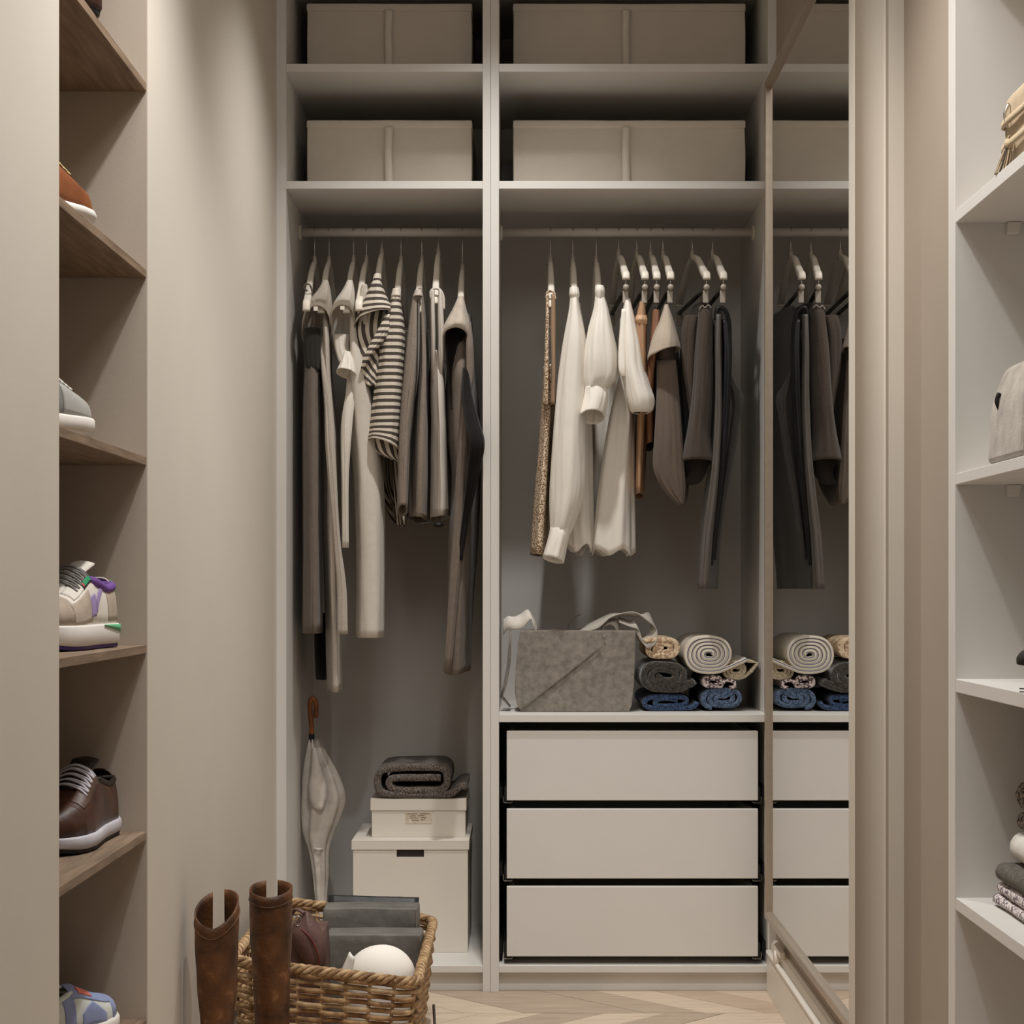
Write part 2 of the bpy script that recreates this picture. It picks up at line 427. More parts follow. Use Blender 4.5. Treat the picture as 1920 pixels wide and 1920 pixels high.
# white guide block on the ledge under the mirror
ct = thing('door_guide', 'small white plastic guide block on the ledge under the mirror', 'guide', (XR-.02, 4.24, .10))
def blk(px0, py0, px1, py1, y0, y1, th):
    a, b = P(px0, py0, y0), P(px1, py1, y1); return a, b
part(ct, 'guide_block', box(XR-.024, XR-.0125, 4.17, 4.275, .1235, .136), M_white, bevel=.0008)
part(ct, 'guide_lug', disc((XR-.016, 4.245, .1105), .0165, (1, 0, 0), .022, 24), M_white, True, bevel=.002)
# ------------------------------------------------------------------ shoe cabinet in the left wall
sh = thing('shoe_cabinet', 'tall recessed shoe niche with oak shelves in the left wall', 'shoe cabinet', (XL-.2, (NY0+NY1)/2, 0))
NX = XL-.36
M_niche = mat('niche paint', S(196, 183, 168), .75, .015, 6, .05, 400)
part(sh, 'side_panel', box(NX, XL-.0004, NY1-.004, NY1-.0002, 0, 2.42), M_niche)
part(sh, 'side_panel', box(NX, XL-.0004, NY0+.0002, NY0+.004, 0, 2.42), M_niche)
part(sh, 'back_panel', box(NX-.012, NX, NY0, NY1, 0, 2.42), M_niche)
part(sh, 'top_panel', box(NX, XL-.002, NY0, NY1, 2.42, 2.438), M_niche)
SY = NY1
ZS = [Z(1909, SY), Z(1558, SY), Z(1209.5, SY), Z(857.5, SY), Z(507, SY), Z(158, SY)]
ZS.append(ZS[-1]+.286)
for z in ZS:
    part(sh, 'shelf', box(NX, XL-.001, NY0+.0045, NY1-.0045, z-.0125, z), M_oak, bevel=.0006)

# ------------------------------------------------------------------ open shelving on the right
YU1 = 2.828; YU0 = 1.25; XU = 1.0
rs = thing('open_shelving', 'white open shelving with bags and folded knitwear in the right wall', 'shelving', (.82, 2.0, 0))
part(rs, 'side_panel', box(XS-.0015, XU, YU1, YU1+.042, 0, CEIL-.002), M_cab, bevel=.001)
part(rs, 'side_panel', box(XS-.0015, XU, YU0-.042, YU0, 0, CEIL-.002), M_cab, bevel=.001)
part(rs, 'back_panel', box(XU, XU+.012, YU0-.042, YU1+.042, 0, CEIL-.002), M_cab)
ZR = [(Z(1683, YU1), Z(1706, YU1)), (Z(1273, YU1), Z(1298, YU1)), (Z(888, YU1), Z(909, YU1)), (Z(394.5, YU1), Z(418, YU1))]
ZR += [(.10, .08), (1.92, 1.90), (2.30, 2.28)]
M_peg = mat('clear plastic pin', S(225, 220, 212), .3, .02, 20)
for zt_, zb_ in ZR:
    part(rs, 'shelf', box(XS, XU, YU0, YU1, zb_, zt_), M_cab, bevel=.001)
    part(rs, 'shelf_pin', extr_y([(X(1886, YU1), zb_-.0005), (X(1918, YU1)-.004, zb_-.0005), (X(1908, YU1), zb_-.018), (X(1886, YU1), zb_-.018)], YU1-.012, YU1-.0005), M_peg, bevel=.001)
# ------------------------------------------------------------------ hangers
M_hang = mat('white hanger plastic', S(238, 230, 216), .35, .02, 20)
M_clear = mat('cloudy clear plastic', S(176, 166, 154), .25, .04, 40, spec=.6)
M_bar = mat('grey hanger bar', S(72, 66, 62), .5, .05, 40)
def hanger(px, zneck, zend, label, rot=0.0, clips=False, HL=.178):
    x = X(px, RY)
    t = thing('clothes_hanger', label, 'hanger', (x, RY, RZ), 'clothes hangers')
    c, s = math.cos(rot), math.sin(rot)
    def W(v, z, u=0): return (x+u*c-v*s, RY+v*c+u*s, z)     # v runs front(-) to back(+)
    hk = []
    r = .0125
    for k in range(11):
        a = math.radians(-60+k*24); hk.append(W(r*math.sin(a)*-1, RZ+r*math.cos(a)))
    hk = [W(0, zneck+.004), W(0, RZ-.03)]+[W(.013*math.cos(a), RZ+.013*math.sin(a)) for a in [math.radians(q) for q in range(-75, 200, 25)]]
    part(t, 'hook', tube(smooth_path(hk, 3), .0011, 6), M_chrome, True)
    part(t, 'neck', tube([W(0, zneck+.014), W(0, zneck+.004), W(0, zneck-.012)], .005, 10, radii=[.0042, .0055, .0075]), M_clear, True)
    dz = zneck-zend
    for sg in (-1, 1):
        prof = [(.0, -.006), (.17*HL, -.09*dz-.006), (.42*HL, -.34*dz), (.68*HL, -.66*dz), (.88*HL, -.90*dz), (HL, -1.0*dz), (HL+.004, -1.12*dz)]
        pp = smooth_path([W(sg*v, zneck+z) for v, z in prof], 4)
        n = len(pp); rows = []
        for i, p in enumerate(pp):
            q = i/(n-1); hw = .0052+.0038*min(1, q*1.5); hh = .0075+.002*q
            tg = (pp[min(i+1, n-1)]-pp[max(i-1, 0)]).normalized(); ux = Vector((c, s, 0)); nz = tg.cross(ux)
            if nz.z < 0: nz = -nz
            rows.append([p+ux*hw*math.copysign(abs(math.cos(a))**.6, math.cos(a))+nz*hh*math.copysign(abs(math.sin(a))**.6, math.sin(a)) for a in [2*PI*k/14 for k in range(14)]])
        part(t, 'arm', grid(rows, True, True, True), M_hang, True)
        if clips:
            zk = zend-.028
            part(t, 'stem', tube([W(sg*HL, zend-.004), W(sg*HL, zk)], .0012, 6), M_chrome, True)
            part(t, 'end_knob', disc(W(sg*HL, zk), .0068, (-s, c, 0), .012, 18), M_clear, True)
            part(t, 'clip', join(box(-.0068, .0068, -.004, .004, -.03, 0)) and xf(box(-.0065, .0065, -.0035, .0035, -.03, 0), Matrix.Translation(W(sg*(HL-.012), zk-.006)) @ Matrix.Rotation(rot, 4, 'Z')), M_clear, bevel=.002)
    if clips:
        part(t, 'trouser_bar', tube([W(-HL+.006, zend-.029), W(HL-.006, zend-.029)], .0052, 12), M_bar, True)
    return t
ZN, ZE = Z(490, RY), Z(570, 4.45)
lefts = [(590, 'white hanger at the outer wall end of the narrow wardrobe rail, holding the brown-grey coat'), (617, 'white hanger carrying the long grey knitted cardigan'),
         (663, 'white hanger carrying the long pale shirt beside the grey cardigan'), (687, 'white hanger showing bare between the pale shirt and the striped blouse'),
         (716, 'white hanger carrying the striped blouse with a flared sleeve'), (752, 'white hanger carrying the striped pullover with a straight sleeve'),
         (791, 'white hanger carrying the grey tweed jacket'), (822, 'white hanger carrying the pale satin top with looped straps'), (867, 'white hanger carrying the long dark coat next to the wardrobe divider')]
for px, lb in lefts:
    dz = .02 if px in (716, 822) else (-.02 if px == 867 else 0)
    hanger(px, ZN+dz, ZE+dz, lb, rot=.02 if px == 590 else 0, HL=.21 if px in (590, 687) else .178)
rights = [(1032, 0, 'white hanger carrying the straw-coloured woven dress', 0), (1074, 0, 'white hanger carrying the long sheer white blouse', 0),
          (1118, 0, 'white hanger carrying the white blouse with a wide cuff', 0), (1160, 1, 'clip hanger carrying the white puff-sleeved blouse', .03),
          (1194, 1, 'clip hanger carrying the tan silk top', .03), (1220, 1, 'clip hanger carrying the brown silk top', 0),
          (1243, 1, 'clip hanger carrying the taupe cape', .01), (1298, 1, 'clip hanger carrying the dark brown wool coat', .07), (1336, 1, 'clip hanger carrying the long charcoal dress beside the mirror', .02)]
for px, cl, lb, rt in rights:
    if cl: hanger(px, Z(478, RY), Z(516, 4.45), lb, rot=rt, clips=True, HL=.21)
    else: hanger(px, ZN, ZE+.01, lb, rot=rt)

# ------------------------------------------------------------------ garments
def cloth(secs, n=72, sub=6, fold=0.0, fk=5, fph=0.0, skew=1.0, boxy=1.0, cap=False, jag=0.0, wr=.0022):
    """secs: (py, x_left, x_right, y_centre, half_depth[, tilt, shear]); a closed tube of cloth hung through these rings"""
    full = [tuple(s)+(0,)*(7-len(s)) for s in secs]
    keys = [Vector(s[:3]) for s in full]; keys2 = [Vector(s[3:6]) for s in full]; keys3 = [Vector((s[6], 0, 0)) for s in full]
    A = smooth_path(keys, sub); B = smooth_path(keys2, sub); Cc = smooth_path(keys3, sub)
    rows, uv = [], []; vlen = 0; prev = None; m = len(A); seed = secs[0][1]*.37+secs[-1][0]*.11
    for i in range(m):
        py, xl, xr = A[i]; yc, hy, tilt = B[i]; sh = Cc[i][0]; hy = max(hy, .002)
        xa, xb = X(xl, yc), X(xr, yc); xc = (xa+xb)/2; hw = max((xb-xa)/2, .0008); zc = Z(py, yc)
        if prev is not None: vlen += math.hypot(zc-prev[0], xc-prev[1])
        prev = (zc, xc); q = i/(m-1)
        row = []
        for j in range(n+1):
            t = PI/2+2*PI*j/n; ct, st = math.cos(t), math.sin(t)
            cx = math.copysign(abs(ct)**boxy, ct)
            nx, ny = ct/hw, st/hy; l = math.hypot(nx, ny); nx /= l; ny /= l
            amp = min(1, q*2.0+.15)
            d = fold*amp*math.sin(fk*t+fph+q*1.2)*(1-.75*abs(ct)**4)+.3*fold*amp*math.sin((fk*2+1)*t+3*q)
            w1 = mnoise.noise((ct*2.4+seed, st*2.4, vlen*3.2)); w2 = mnoise.noise((ct*6+seed, st*6+vlen*5, vlen*11))
            d += amp*min(1, hw/.012)*(wr*1.3*w1+wr*.75*w2)*(1-.6*abs(ct)**6)
            zz = zc-tilt*st-sh*ct
            if jag and q > .8: zz += jag*((q-.8)/.2)*math.sin(fk*t+1.0)
            row.append((xc+hw*cx+d*nx+skew*(xc/yc)*hy*st, yc+hy*st+d*ny, zz))
        rows.append(row)
        per = PI*(hw+hy)
        uv += [(per*j/n, vlen) for j in range(n+1)]
    return grid(rows, False, False, False, uv)
def garment(name, label, cat, px, group='garments on the rails'):
    return thing(name, label, cat, (X(px, RY), RY, ZN), group)
YC = 4.66
def fab(name, c, var=.06, bump=.3, rough=.9, scale=60, sheen=.15): return mat(name, c, rough, var, scale, bump, 700, .15, sheen=sheen)
# 1 brown-grey coat at the outer wall
f1 = fab('brown grey wool', S(118, 107, 98))
g = garment('coat', 'long brown-grey coat hanging closest to the left wall', 'coat', 588)
part(g, 'body', cloth([(640, 580, 594, 4.58, .06), (670, 573, 599, 4.58, .10), (800, 568, 601, 4.58, .11), (1000, 568, 602, 4.58, .11), (1186, 568, 603, 4.58, .11)], fold=.003), f1, True, solid=.003)
part(g, 'front_facing', cloth([(615, 571, 600, 4.50, .012), (660, 570, 603, 4.50, .02), (688, 574, 602, 4.495, .02), (694, 583, 600, 4.495, .016)], fold=.001), fab('bottle green lining', S(46, 44, 40)), True, solid=.002)
part(g, 'strap', tube(smooth_path([P(576, 545, 4.49), P(570, 540, 4.48), P(574, 533, 4.475), P(582, 536, 4.47), P(587, 560, 4.49), P(590, 620, 4.5)], 5), .0022, 6), f1, True)
part(g, 'lining', cloth([(1150, 590, 613, 4.70, .05), (1220, 591, 613, 4.70, .05), (1273, 593, 613, 4.70, .05)], fold=.002), fab('black lining', S(22, 20, 19)), True, solid=.002)
# 2 grey cardigan
f2 = fab('grey melange knit', S(190, 180, 168), .14, .6, scale=500)
g = garment('cardigan', 'long grey knitted cardigan with a wide open sleeve and trailing hems', 'cardigan', 612)
part(g, 'sleeve', cloth([(527, 606, 615, 4.475, .012), (545, 596, 619, 4.48, .03), (570, 578, 622, 4.49, .045, .008), (606, 568, 623, 4.50, .052, .045), (620, 566, 622, 4.505, .055, .052)], fold=.001), f2, True, solid=.002)
part(g, 'body', cloth([(575, 600, 616, YC, .12), (640, 600, 620, YC, .18), (720, 603, 622, YC, .19), (830, 607, 633, YC, .19), (1000, 608, 636, YC, .19), (1150, 612, 638, YC, .18), (1291, 616, 640, YC, .17)], fold=.004, fk=4), f2, True, solid=.003)
part(g, 'front_band', cloth([(622, 603, 607, 4.53, .005), (655, 601, 610, 4.495, .008), (700, 604, 612, 4.475, .008), (760, 609, 622, 4.47, .008), (850, 612, 628, 4.465, .008), (1000, 625, 636, 4.465, .01), (1100, 632, 648, 4.465, .01), (1189, 634, 651, 4.465, .01)], fold=.001), f2, True, solid=.002)
part(g, 'label_tag', xf(box(-.005, .005, -.0006, .0006, -.007, .003), Matrix.Translation(P(592, 577, 4.445))), M_hang)
# 3 long pale shirt
f3 = fab('pale cotton', S(214, 206, 194), .03, .12, .8)
g = garment('long_shirt', 'long pale shirt with a flat straight hem and folded white cuff', 'shirt', 664)
part(g, 'sleeve', cloth([(527, 651, 661, 4.475, .012), (545, 642, 664, 4.48, .03), (570, 626, 665, 4.49, .045, .006), (598, 619, 667, 4.50, .05, .034), (610, 618, 666, 4.505, .05, .042)], fold=.001), f3, True, solid=.0015)
part(g, 'lower_sleeve', cloth([(628, 622, 655, 4.515, .02), (655, 628, 654, 4.505, .022), (680, 636, 664, 4.495, .03)], fold=.0015), f3, True, solid=.0015)
part(g, 'cuff', cloth([(660, 645, 656, 4.48, .012), (680, 638, 664, 4.478, .026), (701, 631, 668, 4.475, .034, .008, .006)], fold=.0006), fab('white cuff cotton', S(236, 228, 215), .02, .1), True, solid=.002)
part(g, 'body', cloth([(560, 655, 666, 4.58, .06), (640, 654, 672, 4.58, .10), (700, 652, 690, 4.58, .11), (800, 655, 708, 4.59, .11), (914, 664, 719, 4.59, .11), (1050, 668, 721, 4.59, .11), (1194, 668, 720, 4.59, .11)], fold=.002, fk=3, boxy=.55), f3, True, solid=.0015)
part(g, 'tie_band', cloth([(690, 652, 662, 4.52, .006), (735, 649, 665, 4.49, .01), (800, 640, 660, 4.47, .01), (900, 641, 653, 4.465, .01), (1027, 642, 653, 4.465, .01)], fold=.001), f3, True, solid=.0015)
part(g, 'label_tag', xf(box(-.005, .005, -.0006, .0006, -.006, .003), Matrix.Translation(P(642, 576, 4.445))), M_hang)
# 4 narrow white camisole between
g = garment('camisole', 'narrow white camisole almost hidden between the pale shirt and the striped blouse', 'top', 686)
part(g, 'body', cloth([(534, 679, 688, 4.48, .01), (560, 674, 691, 4.50, .03), (600, 675, 690, 4.52, .04), (640, 676, 690, 4.54, .05)], fold=.003), f3, True, solid=.0015)
# 5 striped blouse with flared sleeve
SA, SB = S(222, 212, 196), S(84, 76, 70)
f5 = stripe_mat('cream and grey stripe across', SA, SB, .0165)
f5v = stripe_mat('cream and grey stripe along', SA, SB, .0165, 'u')
g = garment('striped_blouse', 'cream and grey striped blouse with a wide flared sleeve', 'blouse', 714)
part(g, 'shoulder', cloth([(516, 704, 712, 4.475, .012), (535, 695, 716, 4.477, .03), (560, 683, 726, 4.485, .045), (588, 670, 739, 4.49, .058, .006, -.004), (606, 664, 741, 4.495, .06, .02, -.014)], fold=.001), f5, True, solid=.0015)
part(g, 'sleeve_lining', cloth([(585, 668, 732, 4.515, .03), (625, 664, 728, 4.51, .03), (665, 670, 722, 4.50, .028), (700, 678, 712, 4.49, .022), (724, 688, 706, 4.485, .014)], fold=.002), f5v, True, solid=.0015)
part(g, 'sleeve_fold', cloth([(590, 722, 741, 4.46, .008), (612, 712, 739, 4.455, .008), (640, 697, 718, 4.455, .008), (665, 684, 698, 4.455, .008), (690, 677, 682, 4.46, .006)], fold=.0005), f5, True, solid=.0015)
part(g, 'body', cloth([(600, 700, 730, 4.83, .06), (700, 700, 738, 4.83, .075), (850, 708, 746, 4.83, .075), (920, 714, 748, 4.83, .075), (982, 736, 754, 4.83, .06)], fold=.003), f5v, True, solid=.0015)
part(g, 'stand_collar', cloth([(514, 703, 713, 4.47, .012), (524, 700, 714, 4.47, .017)], fold=0), fab('cream collar', S(224, 214, 200)), True, solid=.002)
# 6 striped pullover
f6 = stripe_mat('cream and grey stripe pullover', SA, SB, .0158, phase=.3)
g = garment('striped_pullover', 'cream and grey striped pullover with a long straight sleeve facing out', 'pullover', 742)
part(g, 'sleeve', cloth([(548, 736, 749, 4.475, .012), (575, 730, 752, 4.478, .03), (620, 718, 758, 4.485, .04), (680, 708, 757, 4.49, .045), (750, 700, 753, 4.49, .045), (800, 694, 750, 4.49, .045), (838, 690, 747, 4.49, .045, .012, .013)], fold=.0006), f6, True, solid=.002)
part(g, 'hem_lining', cloth([(815, 693, 748, 4.505, .02), (850, 700, 748, 4.505, .02, 0, .010), (858, 708, 747, 4.505, .015, 0, .010)], fold=.0006), f5v, True, solid=.0015)
part(g, 'body', cloth([(580, 737, 756, 4.65, .07), (700, 732, 754, 4.65, .08), (850, 735, 758, 4.65, .09), (986, 744, 763, 4.65, .085)], fold=.003), f5v, True, solid=.002)
part(g, 'shoulder_tape', cloth([(542, 737, 748, 4.47, .013), (556, 734, 750, 4.47, .018)], fold=0), fab('cream tape', S(226, 216, 202)), True, solid=.002)
# 7 tweed jacket
f7 = fab('grey tweed', S(142, 130, 118), .25, .5, scale=500)
g = garment('tweed_jacket', 'grey tweed jacket with a sleeve that ends in a dark rounded opening', 'jacket', 785)
part(g, 'sleeve', cloth([(552, 776, 788, 4.475, .012), (600, 768, 786, 4.48, .03), (700, 757, 783, 4.485, .045), (800, 749, 770, 4.485, .045), (900, 747, 765, 4.485, .045), (957, 746, 764, 4.485, .045, .012)], fold=.0012), f7, True, solid=.003)
part(g, 'body', cloth([(552, 782, 792, 4.60, .10), (600, 782, 798, YC, .17), (700, 782, 803, YC, .185), (800, 773, 805, YC, .19), (900, 766, 806, YC, .19), (974, 767, 803, YC, .18, 0, .004)], fold=.004, fk=4), f7, True, solid=.003)
part(g, 'collar', cloth([(544, 779, 790, 4.465, .012), (556, 776, 792, 4.467, .017)], fold=0), fab('jacket neck tape', S(205, 195, 182)), True, solid=.002)
part(g, 'gap_shade_line', tube([P(783, 560, 4.455), P(782, 700, 4.445), P(770, 830, 4.44), P(765, 960, 4.44)], .0014, 6), M_black)  # black line painting the shade in the sleeve-body gap, no real zip
# 8 satin top
f8 = mat('pearl satin', S(208, 200, 190), .38, .03, 20, .05, 60, .5)
g = garment('satin_top', 'pale satin sleeveless top hung by long looped straps', 'top', 824)
for a, b in ((808, 815), (821, 831)):
    part(g, 'strap', cloth([(545, (a+b)/2-3, (a+b)/2+3, 4.47, .01), (580, a, b, 4.47, .014), (640, a+1, b+1, 4.48, .02), (690, a+1, b, 4.50, .025), (735, a+3, b-2, 4.54, .02)], fold=.0008), f8, True, solid=.0015)
part(g, 'strap_loop', tube(smooth_path([P(809, 560, 4.465), P(808, 547, 4.465), P(815, 541, 4.465), P(824, 543, 4.465), P(831, 556, 4.465), P(832, 580, 4.465)], 5), .0035, 8), f8, True)
part(g, 'body', cloth([(668, 808, 828, 4.60, .12), (700, 806, 834, YC, .18), (760, 808, 837, YC, .19), (850, 809, 840, YC, .19), (972, 806, 845, YC, .18, 0, -.003)], fold=.004), f8, True, solid=.0015)
part(g, 'hem_toggle', ball(P(822, 984, 4.47), .013, .012, .006), M_black, True)
part(g, 'drawstring', tube([P(790, 982, 4.46), P(806, 980, 4.46), P(822, 982, 4.47)], .0012, 6), M_black)
# 9 long dark coat
f9 = fab('dark brown grey coating', S(122, 110, 100), .08, .3)
f9i = fab('near-black coat lining', S(24, 21, 20))
g = garment('dark_coat', 'long dark coat with a pale shoulder and black sleeve opening next to the divider', 'coat', 866)
part(g, 'shoulder', cloth([(556, 860, 868, 4.47, .01), (580, 850, 873, 4.475, .03), (612, 834, 880, 4.48, .05, .006), (640, 827, 882, 4.485, .055, .032), (652, 826, 882, 4.49, .056, .042)], fold=.001), fab('greige coating', S(190, 178, 163), .1, .4), True, solid=.003)
part(g, 'sleeve_lining', cloth([(610, 834, 872, 4.515, .03), (650, 836, 874, 4.52, .03), (720, 842, 872, 4.53, .03), (770, 846, 868, 4.53, .025)], fold=.002), f9i, True, solid=.002)
part(g, 'body', cloth([(600, 850, 884, YC, .13), (700, 838, 890, YC, .19), (760, 836, 896, YC, .19), (830, 838, 899, YC, .19), (900, 846, 899, YC, .19), (1000, 840, 895, YC, .19), (1150, 838, 884, YC, .19), (1258, 834, 880, YC, .19, 0, -.004)], fold=.004, fk=3), f9, True, solid=.003)
part(g, 'front_flap', cloth([(690, 868, 880, 4.45, .01), (740, 866, 885, 4.43, .01), (790, 872, 898, 4.395, .01), (830, 880, 908, 4.375, .01), (880, 876, 900, 4.395, .01), (960, 868, 882, 4.435, .01), (1050, 858, 866, 4.455, .008)], fold=.001), f9i, True, solid=.002)
part(g, 'front_edge', cloth([(605, 879, 882, 4.47, .006), (645, 875, 886, 4.455, .012), (700, 874, 887, 4.45, .012), (760, 868, 880, 4.445, .012), (830, 862, 876, 4.445, .012), (900, 856, 874, 4.45, .012), (1000, 850, 868, 4.455, .012), (1260, 833, 845, 4.46, .012)], fold=.001), f9, True, solid=.003)

# --- wide wardrobe
fw = weave_mat('straw and cream weave', S(140, 108, 82), S(232, 214, 188), .0027)
g = garment('woven_dress', 'slim straw-coloured woven dress with thin straps', 'dress', 1032)
part(g, 'body', cloth([(690, 1020, 1041, 4.56, .08), (745, 1017, 1040, YC, .17), (820, 1012, 1034, YC, .18), (920, 1004, 1029, YC, .18), (1041, 995, 1022, YC, .18, 0, .002)], fold=.002), fw, True, solid=.003)
for a, b, c_, d_ in ((1024, 1029, 1021, 1029), (1034, 1041, 1035, 1041)):
    part(g, 'strap', cloth([(552, a, b, 4.475, .01), (620, a-.5, b, 4.475, .014), (700, c_, d_, 4.48, .02), (760, c_-2, d_, 4.49, .025)], fold=.0006), fw if a < 1030 else fab('tan facing', S(160, 132, 106)), True, solid=.002)
part(g, 'strap_loop', tube(smooth_path([P(1025, 560, 4.47), P(1026, 549, 4.468), P(1032, 546, 4.466), P(1039, 549, 4.468), P(1041, 562, 4.47)], 5), .003, 8), fw, True)
fwh = mat('sheer white cotton', S(236, 230, 220), .8, .02, 20, .1, 500, .2)
fwh2 = mat('crisp white cotton', S(243, 237, 227), .75, .02, 20, .1, 500, .2)
g = garment('white_blouse', 'long sheer white blouse whose cuff drops below its hem beside the woven dress', 'blouse', 1076)
part(g, 'sleeve', cloth([(548, 1070, 1083, 4.47, .012), (580, 1067, 1087, 4.475, .03), (640, 1056, 1098, 4.48, .045), (720, 1045, 1100, 4.485, .05), (820, 1037, 1097, 4.485, .05), (920, 1031, 1096, 4.485, .05), (980, 1032, 1078, 4.485, .045), (1003, 1033, 1068, 4.485, .035)], fold=.0022, fk=4), fwh, True, solid=.0012)
part(g, 'cuff', cloth([(990, 1032, 1068, 4.475, .032), (1006, 1029, 1066, 4.472, .034), (1050, 1018, 1057, 4.47, .034, .006, .006)], fold=.0006), fwh2, True, solid=.002)
part(g, 'body', cloth([(570, 1070, 1088, 4.58, .04), (660, 1064, 1100, 4.585, .05), (800, 1052, 1108, 4.585, .05), (950, 1048, 1112, 4.585, .05), (1028, 1056, 1116, 4.585, .05)], fold=.005, fk=5, jag=.01), fwh, True, solid=.0012)
part(g, 'collar', cloth([(540, 1069, 1084, 4.465, .013), (552, 1068, 1086, 4.467, .018), (560, 1070, 1084, 4.47, .016)], fold=0), fwh2, True, solid=.002)
g = garment('white_blouse', 'white blouse with a gathered sleeve and wide turned-out cuff', 'blouse', 1122)
part(g, 'sleeve', cloth([(548, 1117, 1131, 4.465, .012), (580, 1113, 1140, 4.47, .03), (620, 1103, 1148, 4.475, .05), (670, 1095, 1158, 4.475, .058), (705, 1094, 1158, 4.475, .055), (722, 1096, 1145, 4.472, .045), (732, 1098, 1137, 4.47, .036)], fold=.0022, fk=6), fwh, True, solid=.0012)
part(g, 'cuff', cloth([(726, 1098, 1137, 4.465, .034), (745, 1096, 1139, 4.462, .036), (782, 1088, 1133, 4.458, .036, .014)], fold=.0004), fwh2, True, solid=.002)
part(g, 'cuff_seam', tube([P(1117, 728, 4.43), P(1115, 750, 4.4255), P(1112, 768, 4.4215)], .0006, 5), fab('seam thread', S(170, 160, 148)))
part(g, 'body', cloth([(600, 1118, 1142, 4.70, .05), (700, 1106, 1165, 4.71, .065), (800, 1098, 1176, 4.71, .065), (920, 1088, 1184, 4.71, .065), (1034, 1076, 1190, 4.71, .065)], fold=.008, fk=6, jag=.012), fwh, True, solid=.0012)
part(g, 'collar', cloth([(536, 1117, 1131, 4.46, .013), (546, 1116, 1133, 4.462, .02), (560, 1118, 1131, 4.465, .018)], fold=0), fwh2, True, solid=.002)
g = garment('puff_blouse', 'white blouse with a short puffed sleeve between the cuffed blouse and the tan top', 'blouse', 1178)
part(g, 'sleeve', cloth([(560, 1171, 1181, 4.47, .01), (590, 1168, 1188, 4.475, .03), (640, 1164, 1200, 4.48, .045), (690, 1164, 1209, 4.48, .05), (725, 1170, 1219, 4.48, .052), (750, 1175, 1227, 4.48, .052), (768, 1181, 1224, 4.48, .045), (774, 1186, 1216, 4.48, .03)], fold=.0012, fk=3), fwh2, True, solid=.0015)
part(g, 'front_edge', cloth([(580, 1166, 1176, 4.455, .01), (640, 1161, 1174, 4.452, .012), (690, 1160, 1174, 4.45, .012), (706, 1166, 1172, 4.45, .008)], fold=.0008), fwh2, True, solid=.0015)
part(g, 'body', cloth([(600, 1162, 1188, 4.60, .06), (700, 1160, 1190, 4.61, .07), (800, 1140, 1188, 4.58, .055), (920, 1122, 1188, 4.58, .055), (1036, 1110, 1190, 4.58, .055)], jag=.008, fold=.005), fwh, True, solid=.0012)
ftan = mat('tan silk', S(178, 140, 108), .42, .05, 25, .05, 60, .45)
fbr = mat('brown silk', S(128, 88, 62), .4, .06, 25, .05, 60, .45)
g = garment('silk_top', 'tan silk top with a folded neck and a long narrow tail', 'top', 1206)
part(g, 'body', cloth([(566, 1200, 1209, 4.47, .01), (590, 1194, 1211, 4.475, .02), (606, 1192, 1213, 4.48, .03), (650, 1196, 1212, 4.5, .05), (720, 1198, 1214, 4.56, .10), (800, 1192, 1214, YC, .15), (930, 1190, 1207, YC, .14)], fold=.0014), ftan, True, solid=.0015)
part(g, 'neck_fold', cloth([(592, 1193, 1212, 4.462, .012), (600, 1192, 1213, 4.46, .016), (608, 1195, 1212, 4.462, .012)], fold=0), mat('tan silk light', S(206, 168, 134), .42, .04, 25), True, solid=.0015)
g = garment('silk_top', 'brown silk top half hidden behind the taupe cape', 'top', 1232)
part(g, 'body', cloth([(581, 1224, 1236, 4.475, .01), (600, 1222, 1237, 4.48, .02), (650, 1219, 1232, 4.5, .05), (720, 1211, 1228, 4.58, .12), (800, 1206, 1230, YC, .15), (838, 1207, 1228, YC, .14, 0, -.004)], fold=.002), fbr, True, solid=.0015)
fcape_lit = fab('lit taupe felt', S(186, 172, 155), .12, .5, scale=400)  # paler copy of the cape felt, downlight on the shoulder put into the colour
fcape_shade = fab('shaded taupe felt', S(104, 92, 82), .1, .4, scale=400)  # same felt, shade under the shoulder put into a darker copy
g = garment('cape', 'taupe felt cape with a pointed lower corner', 'cape', 1252)
part(g, 'shoulder_cape', cloth([(572, 1247, 1252, 4.465, .008), (600, 1238, 1261, 4.465, .03), (635, 1224, 1271, 4.465, .055, .0, .002), (664, 1214, 1275, 4.465, .062, .004, -.014)], fold=.0012), fcape_lit, True, solid=.003)
part(g, 'body', cloth([(640, 1222, 1270, 4.56, .09), (700, 1219, 1274, 4.62, .15), (760, 1226, 1279, 4.64, .16), (820, 1230, 1284, 4.64, .16), (875, 1226, 1287, 4.62, .14), (910, 1236, 1289, 4.58, .10), (938, 1262, 1286, 4.54, .05), (946, 1276, 1282, 4.53, .02)], fold=.003, fk=3), fcape_shade, True, solid=.003)
part(g, 'front_panel', cloth([(676, 1232, 1266, 4.47, .012), (740, 1232, 1272, 4.465, .016), (820, 1228, 1278, 4.46, .018), (878, 1226, 1282, 4.46, .016), (915, 1243, 1284, 4.46, .012), (945, 1275, 1281, 4.46, .006)], fold=.0015), fcape_shade, True, solid=.003)
fwool = fab('dark brown wool', S(78, 69, 62), .15, .5, scale=450)
fwool2 = fab('blackish brown wool', S(48, 42, 38), .1, .4, scale=450)
g = garment('wool_coat', 'dark brown wool coat with a straight sleeve between the taupe cape and charcoal dress', 'coat', 1322)
